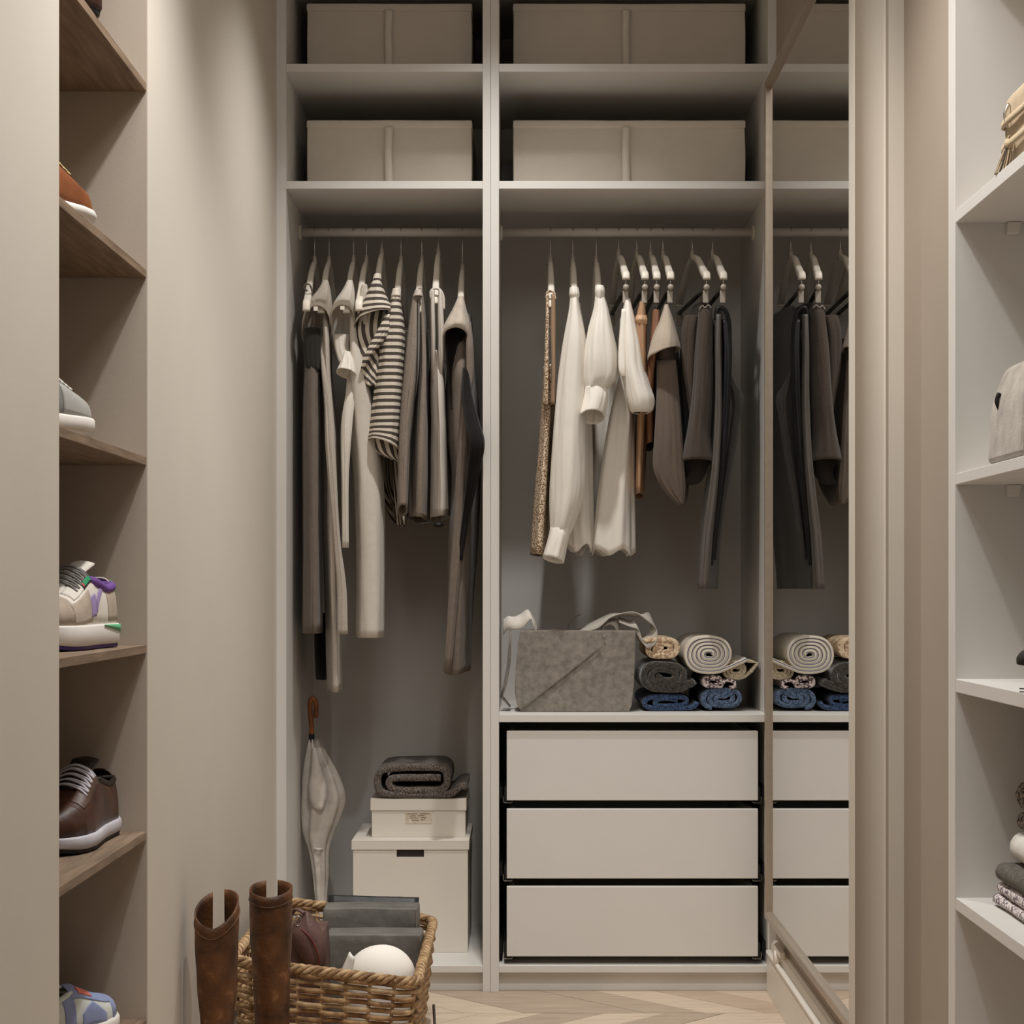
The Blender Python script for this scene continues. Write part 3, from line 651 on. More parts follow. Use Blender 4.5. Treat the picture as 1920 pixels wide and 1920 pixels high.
part(g, 'sleeve', cloth([(578, 1312, 1332, 4.47, .014), (600, 1309, 1335, 4.475, .03), (660, 1303, 1335, 4.48, .045), (740, 1298, 1333, 4.48, .05), (810, 1289, 1330, 4.48, .05), (868, 1276, 1340, 4.48, .05, .006)], fold=.0012, fk=3), fwool, True, solid=.003)
part(g, 'sleeve_lining', cloth([(855, 1282, 1334, 4.495, .025), (888, 1290, 1322, 4.495, .02), (904, 1284, 1312, 4.49, .015), (908, 1290, 1300, 4.49, .01)], fold=.001), fwool2, True, solid=.002)
part(g, 'body', cloth([(580, 1300, 1330, YC, .10), (620, 1282, 1338, YC, .16), (700, 1274, 1332, YC, .18), (780, 1280, 1330, YC, .18), (850, 1284, 1328, YC, .18)], fold=.004), fwool2, True, solid=.003)
part(g, 'lapel', cloth([(592, 1285, 1310, 4.475, .01), (620, 1279, 1304, 4.47, .012), (680, 1280, 1302, 4.47, .012), (740, 1288, 1300, 4.475, .01), (790, 1296, 1300, 4.48, .006)], fold=.001), fwool, True, solid=.003)
part(g, 'raw_edge', tube(smooth_path([P(1311, 580, 4.455), P(1317, 573, 4.453), P(1322, 577, 4.452), P(1328, 572, 4.453), P(1333, 577, 4.455)], 6), .0018, 6), fab('frayed edge', S(150, 140, 128)), True)
fch = mat('charcoal satin', S(62, 59, 57), .5, .06, 30, .1, 200, .4, sheen=.2)
fch2 = mat('black satin', S(20, 19, 19), .5, .06, 30)
g = garment('charcoal_dress', 'long charcoal satin dress hanging beside the mirror wall', 'dress', 1348)
part(g, 'body', cloth([(585, 1341, 1360, YC, .10), (640, 1338, 1366, YC, .17), (740, 1336, 1370, YC, .18), (850, 1330, 1366, YC, .18), (950, 1318, 1356, YC, .18), (1050, 1310, 1347, YC, .18), (1104, 1308, 1345, YC, .17)], fold=.0025, fk=3), fch, True, solid=.002)
part(g, 'front_fold', cloth([(590, 1342, 1352, 4.465, .01), (650, 1341, 1352, 4.46, .012), (760, 1341, 1353, 4.46, .012), (880, 1334, 1348, 4.46, .012), (1000, 1318, 1336, 4.465, .012), (1104, 1310, 1330, 4.47, .012)], fold=.001), mat('charcoal satin sheen', S(92, 87, 82), .42, .06, 30, spec=.5), True, solid=.002)
part(g, 'opening', cloth([(600, 1352, 1368, 4.475, .01), (660, 1356, 1372, 4.47, .012), (760, 1352, 1368, 4.47, .012), (860, 1347, 1360, 4.47, .012), (960, 1338, 1348, 4.475, .01), (1060, 1330, 1336, 4.48, .006)], fold=.0008), fch2, True, solid=.002)
part(g, 'back_flap', cloth([(700, 1364, 1370, 4.50, .01), (722, 1368, 1380, 4.50, .012), (746, 1372, 1393, 4.50, .014), (780, 1372, 1388, 4.50, .012), (860, 1362, 1376, 4.50, .012), (960, 1348, 1358, 4.50, .01), (1050, 1338, 1346, 4.50, .008)], fold=.0008), fch, True, solid=.002)
part(g, 'shoulder_strap', tube(smooth_path([P(1342, 600, 4.462), P(1345, 580, 4.46), P(1354, 577, 4.46), P(1364, 590, 4.462), P(1368, 620, 4.47), P(1366, 680, 4.48)], 5), .005, 8), fch2, True)
# ------------------------------------------------------------------ thick cloth strips (rolls, folds)
def strip(path, th, y0, y1, ny=6, wob=0.0, seed=0, taper=None):
    """thick strip: 2-D centre line (x,z) given a thickness and run along y, rounded rims"""
    pts = [Vector((p[0], p[1])) for p in path]; m = len(pts); prof = []
    nrm = []
    for i in range(m):
        t = (pts[min(i+1, m-1)]-pts[max(i-1, 0)]); t.normalize(); nrm.append(Vector((-t.y, t.x)))
    th_ = [th*(taper(i/(m-1)) if taper else 1) for i in range(m)]
    loop = [(i, 1) for i in range(m)]+[(i, -1) for i in range(m-1, -1, -1)]
    rows = []
    e = th*.18
    ys = [y0, y0+e]+[y0+e+(y1-y0-2*e)*k/ny for k in range(1, ny)]+[y1-e, y1]
    uv = []
    ac = [0]
    for i in range(1, m): ac.append(ac[-1]+(pts[i]-pts[i-1]).length)
    for k, y in enumerate(ys):
        sh = .72 if k in (0, len(ys)-1) else 1
        row = []
        for i, s in loop:
            d = mnoise.noise((pts[i].x*22+seed, y*14, pts[i].y*22))*wob if wob else 0
            q = pts[i]+nrm[i]*(s*th_[i]*.5*sh+(d if sh == 1 else d*.5))
            row.append((q.x, y+(d*1.2 if k == 0 else 0), q.y)); uv.append((ac[i], .5+s*.5))
        rows.append(row)
    n = len(loop); V = [p for r in rows for p in r]; Fs = []
    for k in range(len(rows)-1):
        for j in range(n):
            j2 = (j+1) % n; Fs.append((k*n+j, k*n+j2, (k+1)*n+j2, (k+1)*n+j))
    for base, rev in ((0, True), ((len(rows)-1)*n, False)):
        for i in range(m-1):
            a, b, c, d = base+i, base+i+1, base+2*m-2-i, base+2*m-1-i
            Fs.append((a, d, c, b) if rev else (a, b, c, d))
    return (V, Fs, uv)
def spiral(cx, cz, rx, rz, turns, th, start=0.0, tail=None, ccw=1, n=30):
    """stadium-shaped spiral: layers keep an even pitch however flat the roll is"""
    out = []; N = int(turns*n); flat = max(0, rx-rz); r0 = th*.5; r1 = rz-th/2
    for i in range(N+1):
        q = i/N; a = start+ccw*2*PI*turns*q; r = r0+(r1-r0)*q; c = math.cos(a)
        out.append((cx+flat*(.22+.78*q)*math.tanh(2.6*c)/math.tanh(2.6)+r*c, cz+r*math.sin(a)))
    if tail: out += tail
    return out
def px2(px, py, y): p = P(px, py, y); return (p.x, p.z)

# ------------------------------------------------------------------ rolled throws and towels on the shelf
def towel_mat(name, a, b, scale=230, sheen=.25): return mat(name, a, .95, 0, scale, 1.0, scale*1.1, .1, col2=b, bdist=.004, sheen=sheen, detail=2)
YT = 4.52
M_navy = towel_mat('navy terry', S(22, 32, 56), S(74, 96, 132)); M_steel = towel_mat('steel blue terry', S(44, 56, 80), S(104, 122, 148))
M_fur = towel_mat('black plush', S(30, 26, 22), S(70, 62, 54), 200, .9)
M_knit = weave_mat('beige chunky knit', S(176, 148, 120), S(216, 193, 164), .0055)
M_tw = weave_mat('lilac tweed', S(84, 68, 70), S(206, 190, 186), .0036)
M_cream = towel_mat('cream terry', S(176, 158, 132), S(214, 200, 176))
G = 'rolled throws on the shelf over the drawers'
def roll(name, label, geo, m, wob=None): return single(name, label, 'throw', geo, m, smooth=True, group=G)
y = YT
def ell(px, py, rx, ry): c = px2(px, py, YT); return c[0], c[1], rx*YT/F, ry*YT/F
cx, cz, rx, rz = ell(1253, 1317.5, 58, 17.2)
cz = SH+rz+.0006
roll('rolled_throw', 'dark navy terry roll lying flat on the shelf under the black plush roll', strip(spiral(cx, cz, rx, rz, 2.0, .0105, 0), .0112, YT, 4.86, wob=.003, seed=1), M_navy)
cx, cz, rx, rz = ell(1356, 1311, 43.5, 23)
cz = SH+rz+.0006
roll('rolled_throw', 'lighter steel-blue terry roll at the mirror side of the bottom layer', strip(spiral(cx, cz, rx, rz, 2.6, .0108, .6), .0116, YT, 4.86, wob=.003, seed=2), M_steel)
cx, cz, rx, rz = ell(1248, 1268, 53, 32)
roll('rolled_throw', 'thick black plush roll in the middle of the pile', strip(spiral(cx, cz, rx, rz, 2.5, .0155, 2.54, tail=[px2(1294, 1284, YT), px2(1303, 1277, YT)]), .0165, YT-.01, 4.86, wob=.005, seed=3), M_fur)
cx, cz, rx, rz = ell(1337, 1277.5, 22, 13)
c2 = px2(1368, 1283, YT)
roll('rolled_throw', 'small lilac and black tweed roll squeezed above the steel-blue one', strip(spiral(cx, cz, rx, rz, 1.7, .0085, 0, tail=[px2(1352, 1287, YT), px2(1358, 1276, YT), px2(1368, 1275, YT), px2(1377, 1279, YT), px2(1378, 1287, YT), px2(1368, 1289, YT)]), .0085, YT-.004, 4.84, wob=.003, seed=4), M_tw)
cx, cz, rx, rz = ell(1380, 1256, 27, 20)
roll('rolled_throw', 'cream roll with a pointed loose end sticking out under the striped roll', strip(spiral(cx, cz, rx, rz, 2.8, .0088, .36, tail=[px2(1398, 1269, YT), px2(1410, 1259, YT), px2(1421, 1243, YT), px2(1409, 1240, YT), px2(1400, 1239, YT)]), .0075, YT+.004, 4.84, wob=.002, seed=5), M_cream)
M_str = stripe_mat('cream cloth with thin blue edges', S(214, 205, 190), S(70, 76, 104), 1, 'v', .70)
cx, cz, rx, rz = ell(1329, 1226, 49, 38)
roll('rolled_throw', 'large cream and blue striped roll on top of the pile', strip(spiral(cx, cz, rx, rz, 4.9, .0092, 5.71, tail=[px2(1352, 1257, YT), px2(1372, 1249, YT), px2(1392, 1240, YT), px2(1400, 1236, YT)], ccw=1), .0094, YT-.012, 4.84, wob=.0015, seed=6), M_str)
cx, cz, rx, rz = ell(1240, 1217, 40, 23)
roll('rolled_throw', 'small beige chunky knit roll on the black plush roll', strip(spiral(cx, cz, rx, rz, 2.2, .0125, 1.2), .0138, YT-.008, 4.80, wob=.004, seed=7), M_knit)

# ------------------------------------------------------------------ felt tote beside the rolls
M_felt = mat('grey felt', S(120, 113, 104), .9, 0, 60, .5, 260, .1, col2=S(148, 140, 130), sheen=.2)
M_felt_d = mat('grey felt inside', S(120, 110, 100), .9, .06, 60)
tb = thing('felt_tote', 'grey felt tote bag with a diagonal seam standing on the shelf over the drawers', 'tote bag', (X(1080, 4.52), 4.58, SH))
YF = 4.50
out = [(977, 1332), (969, 1318), (965, 1292), (967, 1250), (971, 1212), (976, 1180), (1192, 1180), (1191, 1230), (1188, 1290), (1184, 1322), (1179, 1332)]
def slab(pts, y0, y1, bulge=.0, nx=72, nz=54, seam=None):
    """upright soft slab between two outlines; outline in px at y0"""
    bot, top = max(p[1] for p in pts), min(p[1] for p in pts)
    L = [p for p in pts]; 
    i_top = [i for i, p in enumerate(pts) if p[1] == top]
    left = pts[:i_top[0]+1]; right = pts[i_top[-1]:][::-1]
    def at(side, py):
        for a, b in zip(side, side[1:]):
            lo, hi = sorted((a[1], b[1]))
            if lo <= py <= hi and hi > lo: return a[0]+(b[0]-a[0])*(py-a[1])/(b[1]-a[1])
        return side[0][0] if py >= side[0][1] else side[-1][0]
    rows = []
    for k in range(nz+1):
        py = bot+(top-bot)*k/nz
        a, b = at(left, py), at(right, py); row = []
        for i in range(nx+1):
            u = i/nx; px_ = a+(b-a)*u
            d = bulge*math.sin(PI*min(1, max(0, u)))*math.sin(PI*(.12+.76*k/nz))+.0016*mnoise.noise((px_*.03, py*.03, 2))
            if seam:                                   # sewn dart: cloth above the line laps over the cloth below
                (sx0, sy0), (sx1, sy1) = seam; ll = math.hypot(sx1-sx0, sy1-sy0)
                al = ((px_-sx0)*(sx1-sx0)+(py-sy0)*(sy1-sy0))/ll; pe = ((px_-sx0)*(sy1-sy0)-(py-sy0)*(sx1-sx0))/ll
                g_ = max(0, min(1, al/18))*max(0, min(1, (ll-al)/60))
                d += g_*(.0032*math.exp(-abs(pe)/34) if pe > 0 else -.0022*math.exp(-abs(pe)/24))
            row.append((X(px_, y0), y0-d, Z(py, y0)))
        for i in range(nx, -1, -1):
            u = i/nx; px_ = a+(b-a)*u
            d = bulge*math.sin(PI*u)*math.sin(PI*(.12+.76*k/nz))
            row.append((X(px_, y0), y1+d*.4, Z(py, y0)))
        rows.append(row)
    return grid(rows, True, True, True)
zc_ = SH-Z(1332, YF)
def up(g, dz): return ([(p[0], p[1], p[2]+dz) for p in g[0]],)+tuple(g[1:])
part(tb, 'body', up(slab(out, YF, YF+.13, .008, seam=((975, 1331), (1128, 1211))), zc_+.0005), M_felt, True, bevel=.002)
part(tb, 'seam', tube(smooth_path([P(978, 1329, YF-.0045), P(1030, 1289, YF-.0085), P(1080, 1250, YF-.0105), P(1125, 1214, YF-.0095)], 6), .0013, 6), M_felt_d, True)
part(tb, 'gusset', grid([[Vector((X(a, YF), YF+.02+.05*j/4, Z(py, YF)+zc_)) + Vector((dx*math.sin(PI*j/4), 0, 0)) for j in range(5)] for a, py, dx in ((957, 1181, -.002), (957, 1215, -.004), (955, 1250, -.006), (948, 1285, -.006), (942, 1306, -.004), (956, 1324, 0))]), M_felt, True, solid=.003)
part(tb, 'rivet', disc(P(1133, 1194, YF-.010), .0026, (0, 1, 0), .003, 14), M_chrome, bevel=.0005)
M_hand = mat('pale grey webbing', S(176, 170, 160), .7, .05, 40, .2, 300)
def band(pts, w, m, th=.002):
    pp = smooth_path([P(a, b, c) for a, b, c, *_ in pts], 6)
    ws = smooth_path([Vector(p[3]) for p in pts], 6)
    return ribbon(pp, [v*w for v in ws])
part(tb, 'handle', band([(1085, 1184, 4.54, (0, 1, .2)), (1120, 1170, 4.53, (0, 1, .5)), (1150, 1153, 4.53, (.2, 1, .2)), (1190, 1152, 4.53, (.2, .9, -.3)), (1214, 1156, 4.53, (.1, .9, .5)), (1226, 1172, 4.53, (-.3, .7, .6)), (1222, 1198, 4.52, (-.5, .5, .5)), (1206, 1206, 4.51, (-.6, .3, .6)), (1198, 1190, 4.51, (-.5, .3, .8)), (1193, 1172, 4.52, (-.2, .6, .6)), (1180, 1170, 4.525, (0, .9, .3)), (1160, 1162, 4.53, (0, .9, .3))], .019, M_hand), M_hand, True, solid=.0025)
part(tb, 'handle', band([(1128, 1184, 4.53, (0, .5, .8)), (1130, 1172, 4.53, (0, .6, .8)), (1142, 1166, 4.53, (.1, .8, .5)), (1154, 1168, 4.53, (.3, .6, .7)), (1160, 1180, 4.53, (.3, .5, .8))], .012, M_hand), M_hand, True, solid=.0025)
part(tb, 'handle', band([(944, 1176, 4.56, (0, .3, 1)), (952, 1168, 4.55, (.1, .4, .9)), (964, 1168, 4.54, (0, .6, .8)), (978, 1164, 4.54, (-.1, .6, .9)), (992, 1152, 4.54, (-.2, .7, .6)), (1000, 1164, 4.54, (0, .7, .6)), (1006, 1181, 4.55, (.2, .6, .5))], .018, M_hand), mat('white webbing', S(222, 214, 202), .7, .03, 40), True, solid=.0025)
part(tb, 'inner_edge', tube(smooth_path([P(1063, 1182, 4.6), P(1068, 1168, 4.6), P(1080, 1156, 4.6), P(1090, 1152, 4.6)], 5), .0015, 6), M_felt_d, True)

# ------------------------------------------------------------------ closed umbrella in the narrow wardrobe
M_umb = mat('translucent grey umbrella cloth', S(196, 187, 177), .5, 0, 26, .5, 30, .4, col2=S(222, 214, 204), bdist=.006)
M_cane = mat('brown cane', S(92, 52, 26), .4, 0, 30, .2, 60, .4, col2=S(140, 84, 42))
YU = 4.69
ub = thing('umbrella', 'closed pale grey umbrella with a brown cane handle leaning upright in the corner', 'umbrella', (X(595, YU), YU, zb0))
hd = smooth_path([P(592, 1346, YU), P(593, 1330, YU), P(591, 1314, YU), P(585.5, 1309, YU), P(581.5, 1318, YU), P(582, 1340, YU), P(584, 1362, YU), P(584.5, 1382, YU)], 6)
part(ub, 'handle', tube(hd, .0062, 12), M_cane, True)
part(ub, 'shaft', tube([P(584.5, 1378, YU), P(590, 1500, YU), P(600, 1640, YU), P(606, 1748, YU)], .0035, 8), M_black, True)
part(ub, 'ferrule', tube([P(584.3, 1376, YU), P(584.8, 1386, YU)], .0072, 12), M_black)
def folds(secs, k=6, amp=.35, n=60):
    rows = []; q = smooth_path([Vector(s) for s in secs], 6)
    for i, (py, xc, hw) in enumerate(q):
        c = P(xc, py, YU); r = hw*YU/F; f = i/(len(q)-1)
        rows.append([(c.x+r*math.cos(t)*(1+amp*math.sin(k*t+1.5*f)), YU+min(r, .045)*.8*math.sin(t)*(1+amp*math.sin(k*t+1.5*f)), c.z+.006*math.sin(k*t+f)) for t in [2*PI*j/n for j in range(n)]])
    return grid(rows, True)
part(ub, 'canopy', folds([(1390, 588, 7), (1420, 594, 18), (1460, 602, 30), (1500, 607, 36), (1535, 602, 32), (1570, 597, 24), (1600, 598, 16), (1640, 601, 13), (1690, 602, 9), (1740, 606, 3)], 6, .16), M_umb, True, solid=.0012)
part(ub, 'canopy_fold', grid([[P(a, py, YU-.042-.006*math.sin(PI*j/4)) + Vector(((b-a)*(j/4)*YU/F, 0, 0)) for j in range(5)] for py, a, b in ((1402, 586, 592), (1430, 583, 600), (1470, 578, 611), (1495, 579, 613), (1512, 585, 608), (1519, 592, 604))]), M_umb, True, solid=.0015)
part(ub, 'tie_strap', tube(smooth_path([P(583+10*math.cos(a)+14, 1590+3*math.sin(a), YU-.03*math.sin(a)) for a in [PI*k/8 for k in range(17)]], 2), .002, 6, flat=2.0), M_umb, True)
for a in range(6):
    part(ub, 'rib_tip', tube([P(590+a*3.6, 1383+a % 2, YU-.01), P(591+a*3.6, 1402, YU-.012)], .0009, 5), M_chrome)

# ------------------------------------------------------------------ lidded boxes
M_box = mat('white card', S(226, 218, 206), .6, .012, 10, .03, 500)
YB_ = 4.56
bb = thing('cardboard_box', 'large white lidded box with a dark hand slot on the wardrobe floor', 'box', (X(769, YB_), 4.73, zb0))
x0, x1 = X(662, YB_), X(877, YB_); zl = Z(1593, YB_); ztp = Z(1576, YB_)
s0, s1, sz0, sz1 = X(743.6, YB_), X(795, YB_), Z(1607, YB_), Z(1593, YB_)+.0005
th = .003
walls = join(box(x0, s0, YB_+.002, YB_+.005, zb0+.0005, ztp-.003), box(s1, x1, YB_+.002, YB_+.005, zb0+.0005, ztp-.003), box(s0, s1, YB_+.002, YB_+.005, zb0+.0005, sz0), box(s0, s1, YB_+.002, YB_+.005, sz1, ztp-.003),
             box(x0, x0+th, YB_+.005, 4.90, zb0+.0005, ztp-.003), box(x1-th, x1, YB_+.005, 4.90, zb0+.0005, ztp-.003), box(x0, x1, 4.897, 4.90, zb0+.0005, ztp-.003), box(x0, x1, YB_+.005, 4.897, zb0+.0005, zb0+.004))
part(bb, 'body', walls, M_box)
part(bb, 'slot_shade_sheet', box(s0-.004, s1+.004, YB_+.012, YB_+.014, sz0-.004, sz1+.004), mat('box inside shade', S(84, 78, 74), .8))  # added dark sheet behind the slot, stands in for the shade inside
lx0, lx1 = X(659, YB_), X(879.5, YB_)
def lid(x0, x1, y0, y1, z0, z1, t=.002):
    return join(box(x0, x1, y0, y1, z1-t, z1), box(x0, x1, y0, y0+t, z0, z1-t), box(x0, x1, y1-t, y1, z0, z1-t), box(x0, x0+t, y0+t, y1-t, z0, z1-t), box(x1-t, x1, y0+t, y1-t, z0, z1-t))
part(bb, 'lid', lid(lx0, lx1, YB_-.001, 4.903, zl, ztp), M_box, bevel=.0006)
YS_ = 4.618
sb = thing('cardboard_box', 'small white lidded box with a paper label standing on the larger box', 'box', (X(785, YS_), 4.74, ztp))
zs1 = ztp+.0004; zs2 = Z(1519.5, YS_); zs3 = Z(1498, YS_)
part(sb, 'body', join(box(X(697, YS_), X(872.6, YS_), YS_+.002, 4.87, zs1, zs3-.003)), M_box, bevel=.0006)
part(sb, 'lid', lid(X(694.6, YS_), X(874.4, YS_), YS_-.001, 4.873, zs2, zs3), M_box, bevel=.0006)
M_par = mat('parchment label', S(196, 180, 158), .7, 0, 90, col2=S(224, 212, 194))
lb = part(sb, 'paper_label', box(X(760, YS_), X(810, YS_), YS_+.0008, YS_+.0019, Z(1544, YS_), Z(1523.5, YS_)), M_par)
for i, (a, b, py, dy) in enumerate(((764, 782, 1526.3, -.6), (786, 806, 1526, -.4), (768, 780, 1530, -.5), (783, 795, 1529.6, -.8), (769, 784, 1534, -.6), (788, 799, 1533.2, -.5), (772, 786, 1538, -.3), (789, 797, 1537.6, -.2))):
    part(lb, 'ink_line', tube([P(a, py, YS_+.0006), P((a+b)/2, py+dy, YS_+.0006), P(b, py+dy*.5, YS_+.0006)], .0006, 5), mat('brown ink', S(70, 60, 54), .8))
# folded dark towel on the small box
M_tow = mat('charcoal towelling', S(58, 52, 48), .95, 0, 260, .9, 300, .1, col2=S(138, 128, 119), bdist=.003, sheen=.1)
YW = 4.62
def zq(zx, zy): return px2(520+zx/4.571, 1290+zy/4.571, YW)
path = [zq(*p) for p in ((1625, 850), (1565, 850), (1500, 905), (1430, 918), (1300, 921), (1150, 923), (1000, 920), (920, 912), (872, 880), (855, 820), (858, 760), (890, 715), (960, 697), (1100, 690), (1250, 688), (1390, 690), (1440, 715), (1455, 760), (1452, 820), (1425, 865), (1380, 882), (1250, 888), (1100, 888), (1010, 880), (965, 850), (955, 815), (975, 785), (1030, 775), (1200, 776), (1330, 777), (1400, 778))]
pp = smooth_path([Vector((a, b, 0)) for a, b in path], 3)
pp = [(p.x, p.y) for p in pp]
dzt = zs3-(min(p[1] for p in pp)-.0088)+.0004
pp = [(a, b+dzt) for a, b in pp]
single('folded_towel', 'charcoal towel folded in a flat roll on the small labelled box', 'towel', strip(pp, .0172, YW, 4.86, wob=.0018, seed=11), M_tow, smooth=True)
# ------------------------------------------------------------------ wicker basket on the floor
BX0, BX1, BY0, BY1 = -.535, -.194, 3.455, 4.125
def rimz(x): return .2235+(BX1-x)/(BX1-BX0)*.042
def perim(inset, n=176, rc=.04):
    """points round a rounded rectangle"""
    x0, x1, y0, y1 = BX0+inset, BX1-inset, BY0+inset, BY1-inset
    segs = []
    def arc(cx, cy, a0): return [(cx+rc*math.cos(a0+PI/2*k/10), cy+rc*math.sin(a0+PI/2*k/10)) for k in range(11)]
    poly = arc(x1-rc, y0+rc, -PI/2)+arc(x1-rc, y1-rc, 0)+arc(x0+rc, y1-rc, PI/2)+arc(x0+rc, y0+rc, PI)
    poly.append(poly[0])
    L = [0]
    for a, b in zip(poly, poly[1:]): L.append(L[-1]+math.hypot(b[0]-a[0], b[1]-a[1]))
    out = []
    j = 0
    for k in range(n):
        d = L[-1]*k/n
        while L[j+1] < d: j += 1
        f = (d-L[j])/max(1e-9, L[j+1]-L[j]); a, b = poly[j], poly[j+1]
        dx, dy = b[0]-a[0], b[1]-a[1]; l = math.hypot(dx, dy) or 1
        out.append((a[0]+dx*f, a[1]+dy*f, dy/l, -dx/l))
    return out
M_wick = mat('wicker', S(110, 78, 48), .6, 0, 55, .5, 90, .35, col2=S(186, 150, 108), bdist=.002)
M_wick2 = mat('wicker pale', S(140, 108, 72), .6, 0, 55, .5, 90, .35, col2=S(206, 178, 138), bdist=.002)
bk = thing('wicker_basket', 'rectangular brown wicker basket on the floor in front of the narrow wardrobe', 'basket', ((BX0+BX1)/2, (BY0+BY1)/2, 0))
NST = 44
ROWS = 17
def taper(f): return .022*(1-f)
for r in range(ROWS):
    f = (r+.6)/ROWS
    pts = perim(taper(f), 264)
    path = []
    for k, (x, y, nx, ny) in enumerate(pts):
        ph = PI*NST*k/264+(PI if r % 2 else 0)
        o = .0052*math.sin(ph)
        z = .006+f*(rimz(x)-.016)+.0008*mnoise.noise((x*20, y*20, r))
        path.append((x+nx*o, y+ny*o, z))
    part(bk, 'weaver', tube(path, .0046, 6, closed=True, up=(0, 0, 1), flat=1.1), M_wick if r % 3 else M_wick2, True)
for k in range(NST):
    i = (k/NST)*264
    lo = perim(taper(0), 264)[int(i) % 264]; hi = perim(taper(1), 264)[int(i) % 264]
    part(bk, 'stake', tube([(lo[0], lo[1], .004), (hi[0], hi[1], rimz(hi[0])-.006)], .0032, 6), M_wick, True)
rim = perim(0, 300)
for s in range(4):
    path = []
    for k, (x, y, nx, ny) in enumerate(rim):
        a = 2*PI*(k*34/300)+s*PI/2
        path.append((x+nx*.0062*math.cos(a), y+ny*.0062*math.cos(a), rimz(x)-.006+.0062*math.sin(a)))
    part(bk, 'rim_braid', tube(path, .0046, 6, closed=True), M_wick2 if s % 2 else M_wick, True)
part(bk, 'base_board', box(BX0+.03, BX1-.03, BY0+.03, BY1-.03, .002, .009), M_wick)
# dark strip leaning at the outer corner of the basket
single('flat_strap', 'thin dark leather strap leaning against the back corner of the basket', 'strap', tube(smooth_path([(-.183, 3.93, .0035), (-.185, 3.96, .03), (-.188, 3.985, .060)], 4), .003, 8, flat=2.4), mat('dark strap leather', S(58, 44, 38), .5), smooth=True)

# contents
M_grey = mat('dark grey crinkled leather', S(98, 95, 89), .55, 0, 16, .6, 34, .3, col2=S(120, 117, 110), bdist=.004)
def pouch(name, label, pl, pr, pt, y0, y1, m, seed):
    x0, x1 = X(pl, y0), X(pr, y0); zt_ = Z(pt, y0)
    t = thing(name, label, 'pouch', ((x0+x1)/2, (y0+y1)/2, .01))
    part(t, 'body', wobble_box(x0, x1, y0, y1, .0105, zt_, .004, seed, 16, 4, 12), m, True, bevel=.004)
    return t, x0, x1, zt_
t, x0, x1, zt_ = pouch('leather_pouch', 'dark grey crinkled leather pouch standing at the back of the basket', 606, 783, 1703, 3.95, 4.03, M_grey, 21)
rows = []
for k in range(7):
    q = k/6
    rows.append([(x0+.002+(x1-x0-.004)*i/14, 4.03-.004+.016*q, zt_-.01+.022*math.sin(q*PI*.5)*(1-.25*(i/14))+.001*mnoise.noise((i*.6, q*2, 3))) for i in range(15)])
part(t, 'flap', grid(rows), mat('black leather', S(40, 40, 38), .4, .1, 20, .3, 40), True, solid=.003)
part(t, 'edge_stitch', tube([(x1-.004, 3.946, zt_-.004), (x1-.003, 3.944, zt_-.03), (x1-.004, 3.945, zt_-.065)], .0009, 5), M_chrome)
t, x0, x1, zt_ = pouch('leather_pouch', 'dark grey crinkled leather pouch in the middle of the basket behind the white hat', 610, 790, 1752, 3.845, 3.925, M_grey, 33)
part(t, 'edge_stitch', tube([(x1-.004, 3.841, zt_-.004), (x1-.003, 3.839, zt_-.03), (x1-.004, 3.84, zt_-.065)], .0009, 5), M_chrome)
# white hat
M_hat = mat('white felt hat', S(240, 234, 224), .8, .012, 14, .08, 400)
hy = 3.62; hx = X(714, hy); hr = 65*hy/F; hz = Z(1772, hy)
ht = thing('sun_hat', 'white rounded hat lying in the front of the wicker basket', 'hat', (hx, hy, .01))
rows = []
for k in range(19):
    a = PI/2*k/18
    zc2 = hz-hr*.92; z = .012+(zc2-.012)*min(1, k/5) if k <= 5 else zc2+(hz-zc2)*math.sin(PI/2*(k-5)/13); rr = hr*(1 if k <= 5 else max(.004, math.cos(PI/2*(k-5)/13)))
    rows.append([(hx+rr*math.cos(t)*(1+.012*math.sin(3*t)), hy+rr*.9*math.sin(t), z+.002*math.sin(2*t)*math.cos(a)) for t in [2*PI*j/40 for j in range(40)]])
part(ht, 'crown', grid(rows, True, True, True), M_hat, True)
fl = []
for k in range(9):
    q = k/8
    a = P(632+24*q, 1840-55*q, hy-.040); b = P(655+11*q, 1848-53*q, hy-.062)
    fl.append([a+(b-a)*(j/5)+Vector((0, -.008*math.sin(PI*j/5), 0)) for j in range(6)])
part(ht, 'brim_fold', grid(fl), M_hat, True, solid=.003)
# purple-brown leather bag
M_plum = mat('plum brown leather', S(86, 62, 56), .45, 0, 22, .3, 200, .4, col2=S(120, 92, 86))
ly = 3.66
lt = thing('leather_bag', 'soft plum-brown leather bag slumped at the wall side of the basket', 'bag', (X(580, ly), ly, .01))
lf = [(574, 1707), (585, 1716), (596, 1730), (605, 1746), (610, 1766), (611, 1790), (607, 1812), (600, 1830), (588, 1832), (576, 1818), (564, 1796), (552, 1775), (546, 1750), (550, 1732), (560, 1722)]
cxp = sum(p[0] for p in lf)/len(lf); cyp = sum(p[1] for p in lf)/len(lf)
lfs = smooth_path([Vector((p[0], p[1], 0)) for p in lf+[lf[0]]], 3)[:-1]
rows = []
for sc_, dy in ((1, .020), (1.0, .004), (.93, -.006), (.75, -.014), (.5, -.020), (.25, -.023), (.03, -.024)):
    rows.append([P(cxp+(p.x-cxp)*sc_, cyp+(p.y-cyp)*sc_, ly+dy) for p in lfs])
part(lt, 'front_flap', grid(rows, True, True, True), M_plum, True)
part(lt, 'body', wobble_box(X(528, ly), X(606, ly), ly+.02, ly+.12, .0105, Z(1745, ly), .006, 8, 8, 5, 8), M_plum, True, bevel=.006)
